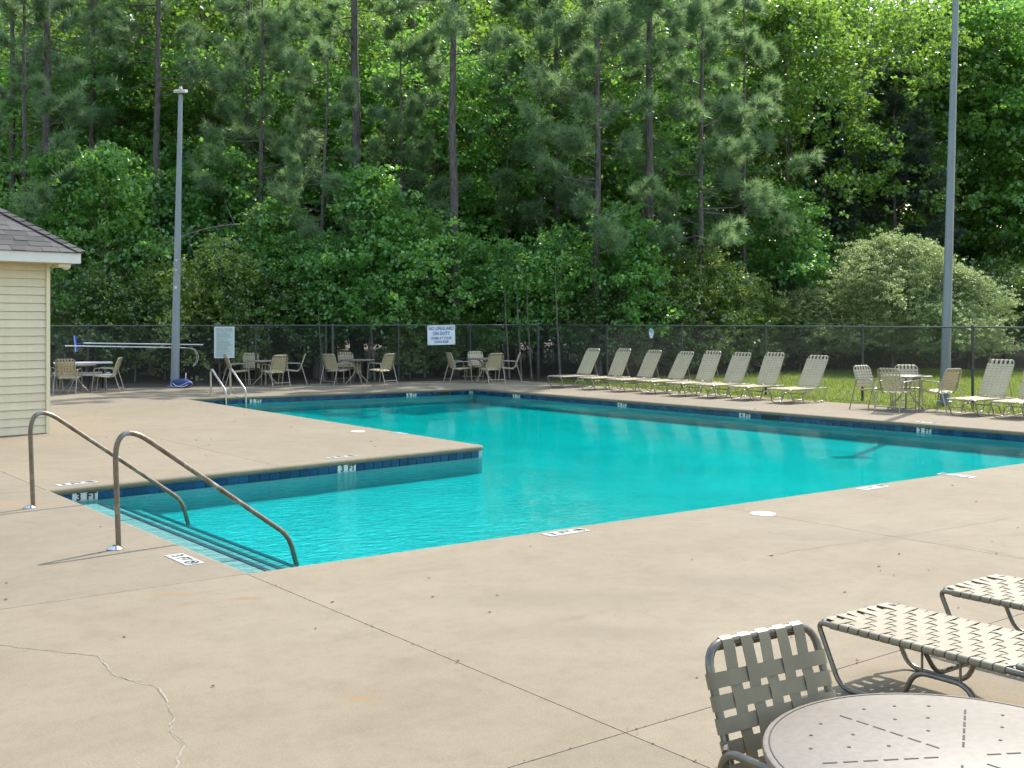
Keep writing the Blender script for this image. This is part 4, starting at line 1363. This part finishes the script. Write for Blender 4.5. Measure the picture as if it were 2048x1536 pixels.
PINE_T = [make_pine('tall_pine', 20, 11.0, 3.4, 0.20, 36, M['needle'], 0.35, 22, 44, 0.36, dead=7, nw=0.0088), make_pine('tall_pine', 21, 9.0, 3.0, 0.17, 38, M['needle'], 0.35, 22, 44, 0.36, dead=7, nw=0.0088)]
PINE_Y = [make_pine('young_pine', 15, 3.8, 3.1, 0.125, 50, M['needle'], 0.36, 24, 46, 0.36, nw=0.0088), make_pine('young_pine', 13.5, 4.6, 2.9, 0.11, 42, M['needle'], 0.40, 24, 46, 0.36, nw=0.0088)]
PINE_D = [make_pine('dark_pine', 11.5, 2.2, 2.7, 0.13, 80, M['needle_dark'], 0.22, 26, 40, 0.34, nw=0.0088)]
GUM = [make_broadleaf('sweetgum', 7.2, 1.6, 2.5, cone, 120, 8, 12, 0.155, 0.06, M['leaf'], M['grey_bark'], 0.38),
       make_broadleaf('sweetgum', 6.0, 1.6, 2.1, oval, 95, 8, 12, 0.145, 0.05, M['leaf'], M['grey_bark'], 0.40)]
WOOD = [make_broadleaf('woodland_tree', 17, 4.0, 3.8, column, 210, 9, 10, 0.20, 0.14, M['leaf_deep'], M['grey_bark'], 0.40, bough=1.2),
        make_broadleaf('woodland_tree', 15, 2.0, 3.6, oval, 210, 9, 10, 0.19, 0.13, M['leaf_deep'], M['grey_bark'], 0.40, bough=1.2),
        make_broadleaf('woodland_tree', 13, 1.2, 3.4, column, 190, 9, 11, 0.17, 0.10, M['leaf'], M['grey_bark'], 0.40, bough=1.1)]
OLIVE = [make_broadleaf('olive_shrub', 4.6, 0.6, 2.1, dome, 130, 8, 13, 0.105, 0.04, M['leaf_olive'], M['grey_bark'], 0.75, bough=0.6)]
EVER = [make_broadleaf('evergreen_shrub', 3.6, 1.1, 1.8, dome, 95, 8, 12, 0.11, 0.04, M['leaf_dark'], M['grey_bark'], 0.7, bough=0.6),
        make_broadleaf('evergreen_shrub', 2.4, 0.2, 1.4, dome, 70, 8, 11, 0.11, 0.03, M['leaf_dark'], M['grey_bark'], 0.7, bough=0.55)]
PRIV = [make_broadleaf('privet', 6.0, 1.5, 3.3, dome, 460, 11, 17, 0.085, 0.06, M['leaf_privet'], M['grey_bark'], 0.55, bough=0.65, droop=0.6)]

def plant(kind, name, X, D, s, rz, label, cat, group, z=-0.10, lean=None, sz=1.0):
    """X metres right of the view axis, D metres away from the viewer"""
    u, v = X * CS + D * CF, -X * CF + D * CS
    fol, tm = kind
    e = empty(name, (u, v, z), rz, label, cat, group)
    e.scale = (s, s, s * sz)
    if lean: e.rotation_euler = (lean[0], lean[1], rz)
    link('trunk', tm, None, e)
    c = link('crown', fol, None, e, kind='stuff')
    return e
def at(px, D): return (px - 1024) / 2275 * D

# tall pines whose trunks show against the wood
tp = [(88, 40.5, 0, 1.0, 'tall pine trunk rising just behind the building roof'),
      (180, 44, 1, .95, 'tall pine between the building roof and the straight leftmost trunks'),
      (245, 46, 0, .9, 'slim tall pine left of the left light pole, farther back'),
      (310, 41.5, 0, .85, 'tall straight pine trunk just left of the left light pole'),
      (497, 44, 1, 1.0, 'tall pine trunk right of the left light pole'),
      (717, 42.5, 0, 1.2, 'thickest tall pine trunk above the bright sweetgum'),
      (906, 40.5, 0, 1.0, 'tall straight pine trunk above the lifeguard sign'),
      (1118, 46, 1, 1.0, 'tall pine farther back in the middle of the wood'),
      (1196, 44, 0, .95, 'tall pine trunk half hidden behind the big soft pine boughs'),
      (1303, 42, 0, .95, 'tall straight pine trunk above the oval sign'),
      (1390, 50, 1, 1.0, 'tall pine far back right of the middle'),
      (560, 50, 1, 1.0, 'tall pine far back between the two signs'),
      (820, 49, 1, 1.05, 'tall pine far back left of the lifeguard sign'),
      (20, 45, 1, 1.0, 'tall pine at the left edge of the picture')]
for i, (px, D, k, s, lab) in enumerate(tp):
    plant(PINE_T[k], 'pine_tree', at(px, D), D, s, i * 1.7, lab, 'pine tree', 'pines behind the fence', sz=1.0 / s ** 0.5)
yp = [(50, 39.5, 0, 1.0, 'bushy young pine above the building roof'),
      (520, 41.0, 0, 0.95, 'bushy young pine with soft boughs right of the left light pole'),
      (632, 39.5, 1, 0.85, 'thin leaning young pine left of the bright sweetgum'),
      (800, 42.5, 1, 0.95, 'young pine with pale tips behind the bright sweetgum'),
      (1195, 40.5, 0, 1.12, 'largest soft grey-green young pine in the middle of the wood'),
      (1080, 44.5, 1, 1.15, 'young pine behind the largest soft pine'),
      (1400, 42.5, 0, 1.1, 'broad young pine right of the middle of the wood'),
      (1490, 45.5, 1, 1.1, 'young pine between the broad pine and the dark pine')]
for i, (px, D, k, s, lab) in enumerate(yp):
    plant(PINE_Y[k], 'young_pine_tree', at(px, D), D, s, i * 2.3 + 0.5, lab, 'pine tree', 'pines behind the fence',
          lean=(0, R(3), 0) if px == 632 else None)
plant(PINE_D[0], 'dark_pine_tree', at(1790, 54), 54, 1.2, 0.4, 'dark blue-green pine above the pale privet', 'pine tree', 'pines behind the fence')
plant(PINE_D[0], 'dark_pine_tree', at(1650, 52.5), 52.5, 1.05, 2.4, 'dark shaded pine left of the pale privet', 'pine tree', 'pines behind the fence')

# bright sweetgums and understory
gm = [(738, 39.2, 0, 1.0, 1.0, 'bright green pyramid-shaped sweetgum in the middle of the tree line'),
      (640, 38.6, 1, .80, 1.0, 'small bright sweetgum left of the pyramid-shaped one'),
      (850, 40.0, 1, .95, 1.0, 'leafy sweetgum behind the lifeguard sign'),
      (1010, 40.2, 1, .78, 1.0, 'bright small sweetgum just right of the lifeguard sign'),
      (1120, 40.6, 1, .82, 1.05, 'bright small sweetgum with a pale stem above the fence corner'),
      (1240, 41.0, 0, .85, 1.0, 'leafy sweetgum left of the oval sign'),
      (210, 38.8, 0, .95, 1.15, 'bright leafy sweetgum right of the building roof'),
      (120, 40.0, 0, 1.0, 1.1, 'leafy sweetgum behind the tip of the building roof'),
      (450, 41.5, 0, 1.05, 1.1, 'bright sweetgum right of the left light pole above the olive shrub'),
      (560, 39.4, 0, .85, 1.0, 'shaded sweetgum between the olive shrub and the bright pyramid'),
      (1560, 46, 0, 1.0, 1.0, 'sweetgum in shade left of the small privet'),
      (300, 43, 1, 1.2, 1.1, 'sweetgum in shade behind the left light pole')]
for i, (px, D, k, s, sz, lab) in enumerate(gm):
    plant(GUM[k], 'sweetgum_tree', at(px, D), D, s, i * 1.3, lab, 'tree', 'sweetgums in the tree line', sz=sz)
sh = [(OLIVE[0], 440, 37.6, .95, 'yellow-green olive shrub right of the left light pole', 'shrub'),
      (OLIVE[0], 330, 38.2, .80, 'olive shrub behind the left light pole', 'shrub'),
      (OLIVE[0], 820, 39.0, .52, 'small yellow-tipped shrub above the lifeguard sign', 'shrub'),
      (OLIVE[0], 935, 40.0, .42, 'small yellow shrub right of the lifeguard sign', 'shrub'),
      (OLIVE[0], 1410, 42.5, .95, 'yellow-green shrub above the middle loungers', 'shrub'),
      (OLIVE[0], 1500, 43.5, .75, 'olive shrub with orange tips above the loungers', 'shrub'),
      (EVER[0], 190, 37.4, 1.0, 'dark evergreen shrub beside the building corner', 'shrub'),
      (EVER[0], 270, 37.2, .8, 'dark evergreen shrub behind the pool poles', 'shrub'),
      (EVER[0], 540, 38.0, .95, 'dark evergreen shrub between olive shrub and sweetgum', 'shrub'),
      (EVER[0], 1180, 40.4, .8, 'dark evergreen shrub at the fence corner', 'shrub'),
      (EVER[0], 1290, 41.4, .85, 'dark evergreen shrub behind the oval sign', 'shrub'),
      (EVER[0], 1600, 45.0, .9, 'dark evergreen shrub right of the yellow-green shrubs', 'shrub'),
      (EVER[1], 1350, 42.0, .9, 'low evergreen shrub above the third lounger', 'shrub'),
      (EVER[1], 1690, 46.5, 1.0, 'low evergreen shrub at the left foot of the pale privet', 'shrub'),
      (EVER[0], 2020, 46.0, 1.0, 'dark evergreen shrub at the right edge beyond the privet', 'shrub'),
      (PRIV[0], 1785, 43.0, .84, 'large pale flowering privet mound left of the right light pole', 'shrub'),
      (PRIV[0], 1900, 42.4, .64, 'pale flowering privet mound right of the right light pole', 'shrub'),
      (PRIV[0], 1625, 44.0, .52, 'smaller pale privet left of the large pale dome', 'shrub'),
      (PRIV[0], 1238, 41.6, .34, 'small pale grey-green privet near the oval sign', 'shrub')]
for i, (kd, px, D, s, lab, cat) in enumerate(sh):
    plant(kd, 'privet_bush' if kd is PRIV[0] else 'shrub', at(px, D), D, s, i * 2.1, lab, cat, 'shrubs along the fence')
# broadleaf trees
bl = [(135, 44.5, 2, 0.95, 'leafy tree behind the building roof, left of the straight trunks'),
      (270, 47, 2, 1.0, 'leafy tree behind the straight trunk beside the left light pole'),
      (420, 46.5, 2, 1.0, 'leafy tree right of the left light pole, behind the pine trunk'),
      (600, 46, 2, 0.95, 'leafy tree between the pine boughs left of the thickest trunk'),
      (865, 46.5, 2, 1.05, 'leafy tree just left of the straight trunk above the lifeguard sign'),
      (1010, 46, 2, 0.95, 'leafy tree just right of the straight trunk above the lifeguard sign'),
      (1290, 46.5, 2, 1.0, 'leafy tree behind the straight trunk above the oval sign'),
      (2010, 61, 2, 1.45, 'tall leafy tree at the right edge beside the light pole'),
      (2150, 57.0, 2, 1.45, 'tall leafy tree cut off by the right edge'),
      (1900, 60, 1, 1.3, 'tall leafy tree behind the right light pole'),
      (1740, 56, 0, 1.05, 'tall backlit tree above the dark pine'),
      (1590, 52, 1, 1.1, 'tall backlit tree left of the dark pine'),
      (1480, 54, 0, 1.05, 'tall backlit tree behind the broad young pine')]
for i, (px, D, k, s, lab) in enumerate(bl):
    plant(WOOD[k], 'broadleaf_tree', at(px, D), D, s, i * 1.9, lab, 'tree', 'broadleaf trees right of the pines')
deep = 0
r2 = random.Random(5)
for D, step in ((50, 5.2), (56, 5.6), (63, 6.2), (71, 7.0), (80, 7.5)):
    x = -0.50 * D - 4
    while x < 0.50 * D + 6:
        k = r2.choice((0, 0, 1, 1, 2))
        if not (D < 60 and x > 8.5):
            plant(WOOD[k], 'woodland_tree', x + r2.uniform(-1.5, 1.5), D + r2.uniform(-2, 2), r2.uniform(0.9, 1.2) * (1.0 if D < 55 else 1.12 if D < 60 else 1.3 if D < 68 else 1.5), r2.uniform(0, 6.28),
                  'broadleaf tree deep in the wood behind the pines', 'tree', 'trees deep in the wood')
        x += step * r2.uniform(0.8, 1.2)
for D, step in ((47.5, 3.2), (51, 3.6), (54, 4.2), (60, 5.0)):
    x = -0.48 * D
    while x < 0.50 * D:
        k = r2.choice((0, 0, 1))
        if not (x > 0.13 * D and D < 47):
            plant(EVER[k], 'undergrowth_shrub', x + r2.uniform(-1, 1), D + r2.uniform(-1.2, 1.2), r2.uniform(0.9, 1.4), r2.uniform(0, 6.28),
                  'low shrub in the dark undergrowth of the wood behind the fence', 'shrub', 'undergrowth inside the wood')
        x += step * r2.uniform(0.8, 1.2)
# thin pale sapling stems behind the fence
for i, (px, D, hh) in enumerate(((1012, 38.8, 3.2), (1036, 39.0, 3.4), (1056, 38.9, 3.2), (1113, 38.9, 4.0), (640, 37.2, 2.4), (742, 38.0, 3.0))):
    X = at(px, D); u, v = X * CS + D * CF, -X * CF + D * CS
    e = empty('sapling', (u, v, -0.1), 0, ['leftmost of three thin stems right of the lifeguard sign', 'middle of three thin stems right of the lifeguard sign', 'right of three thin stems beside the lifeguard sign',
              'pale slanting sapling stem just right of the corner post', 'thin sapling stem behind the double fence post', 'thin sapling stem between the double post and the lifeguard sign'][i], 'sapling', 'thin saplings behind the fence')
    MB().tube([(0.10, -0.08, -0.05), (0.05, 0.0, hh * 0.4), (-0.02, 0.02, hh * 0.75), (-0.05, 0.0, hh)], [0.035, 0.03, 0.022, 0.012], 7).build('trunk', M['grey_bark'], e, True)
    c = rng.normal(size=(160, 3)) * np.array([0.45, 0.45, 0.3]) + np.array([0, 0, hh])
    fm_ = leaves_mesh('sapling_foliage', c, 0.13); fm_.materials.append(M['leaf'])
    link('crown', fm_, None, e, kind='stuff')

# a bowed dead limb behind the left light pole
bp_ = [(-10.15, 43.9, 5.3), (-8.7, 40.6, 5.26), (-9.47, 38.8, 5.2), (-10.48, 38.3, 4.97), (-11.65, 38.2, 4.49), (-12.8, 38.2, 4.12)]
bw_ = [(X * CS + D * CF, -X * CF + D * CS, z) for X, D, z in bp_]
e = empty('dead_limb', bw_[0], 0, 'pale bowed dead limb arching behind the left light pole', 'branch')
pts_ = [Vector(q) - Vector(bw_[0]) for q in bw_]
MB().tube(fillet(pts_, 0.9, 5), [0.045 - 0.0012 * k for k in range(len(fillet(pts_, 0.9, 5)))], 6).build('limb', M['grey_bark'], e, True)
for k, (a_, b_) in enumerate(((2, (-0.2, 0.3, 0.7)), (3, (-0.5, 0.1, -0.5)), (4, (-0.1, 0.3, 0.5)))):
    MB().tube([pts_[a_], pts_[a_] + Vector(b_) * 0.6, pts_[a_] + Vector(b_) * 1.1 + Vector((0, 0, 0.1))], [0.018, 0.012, 0.005], 5).build('twig', M['grey_bark'], e, True)

# grass blades on the lawn
def grass():
    n = 60000
    u = rng.uniform(22.05, 41, n); v = rng.uniform(6, 28, n)
    keep = (v < 28.2 - np.maximum(0, u - 37) * 0.6); u, v = u[keep], v[keep]; n = len(u)
    c = np.stack([u, v, np.full(n, -0.062)], 1)
    d = norm(np.stack([rng.normal(0, 0.35, n), rng.normal(0, 0.35, n), np.ones(n)], 1))
    s = norm(np.cross(d, rand_unit(n))) * 0.011
    h = rng.uniform(0.05, 0.13, n)[:, None]
    V = np.stack([c - s, c + s, c + d * h], 1).reshape(-1, 3)
    me = mesh_np('grass', V, np.arange(n * 3).reshape(-1, 3)); me.materials.append(M['grass'])
    o = link('grass', me); tag(o, 'short sunlit grass growing beyond the right fence', 'grass', kind='stuff')
grass()
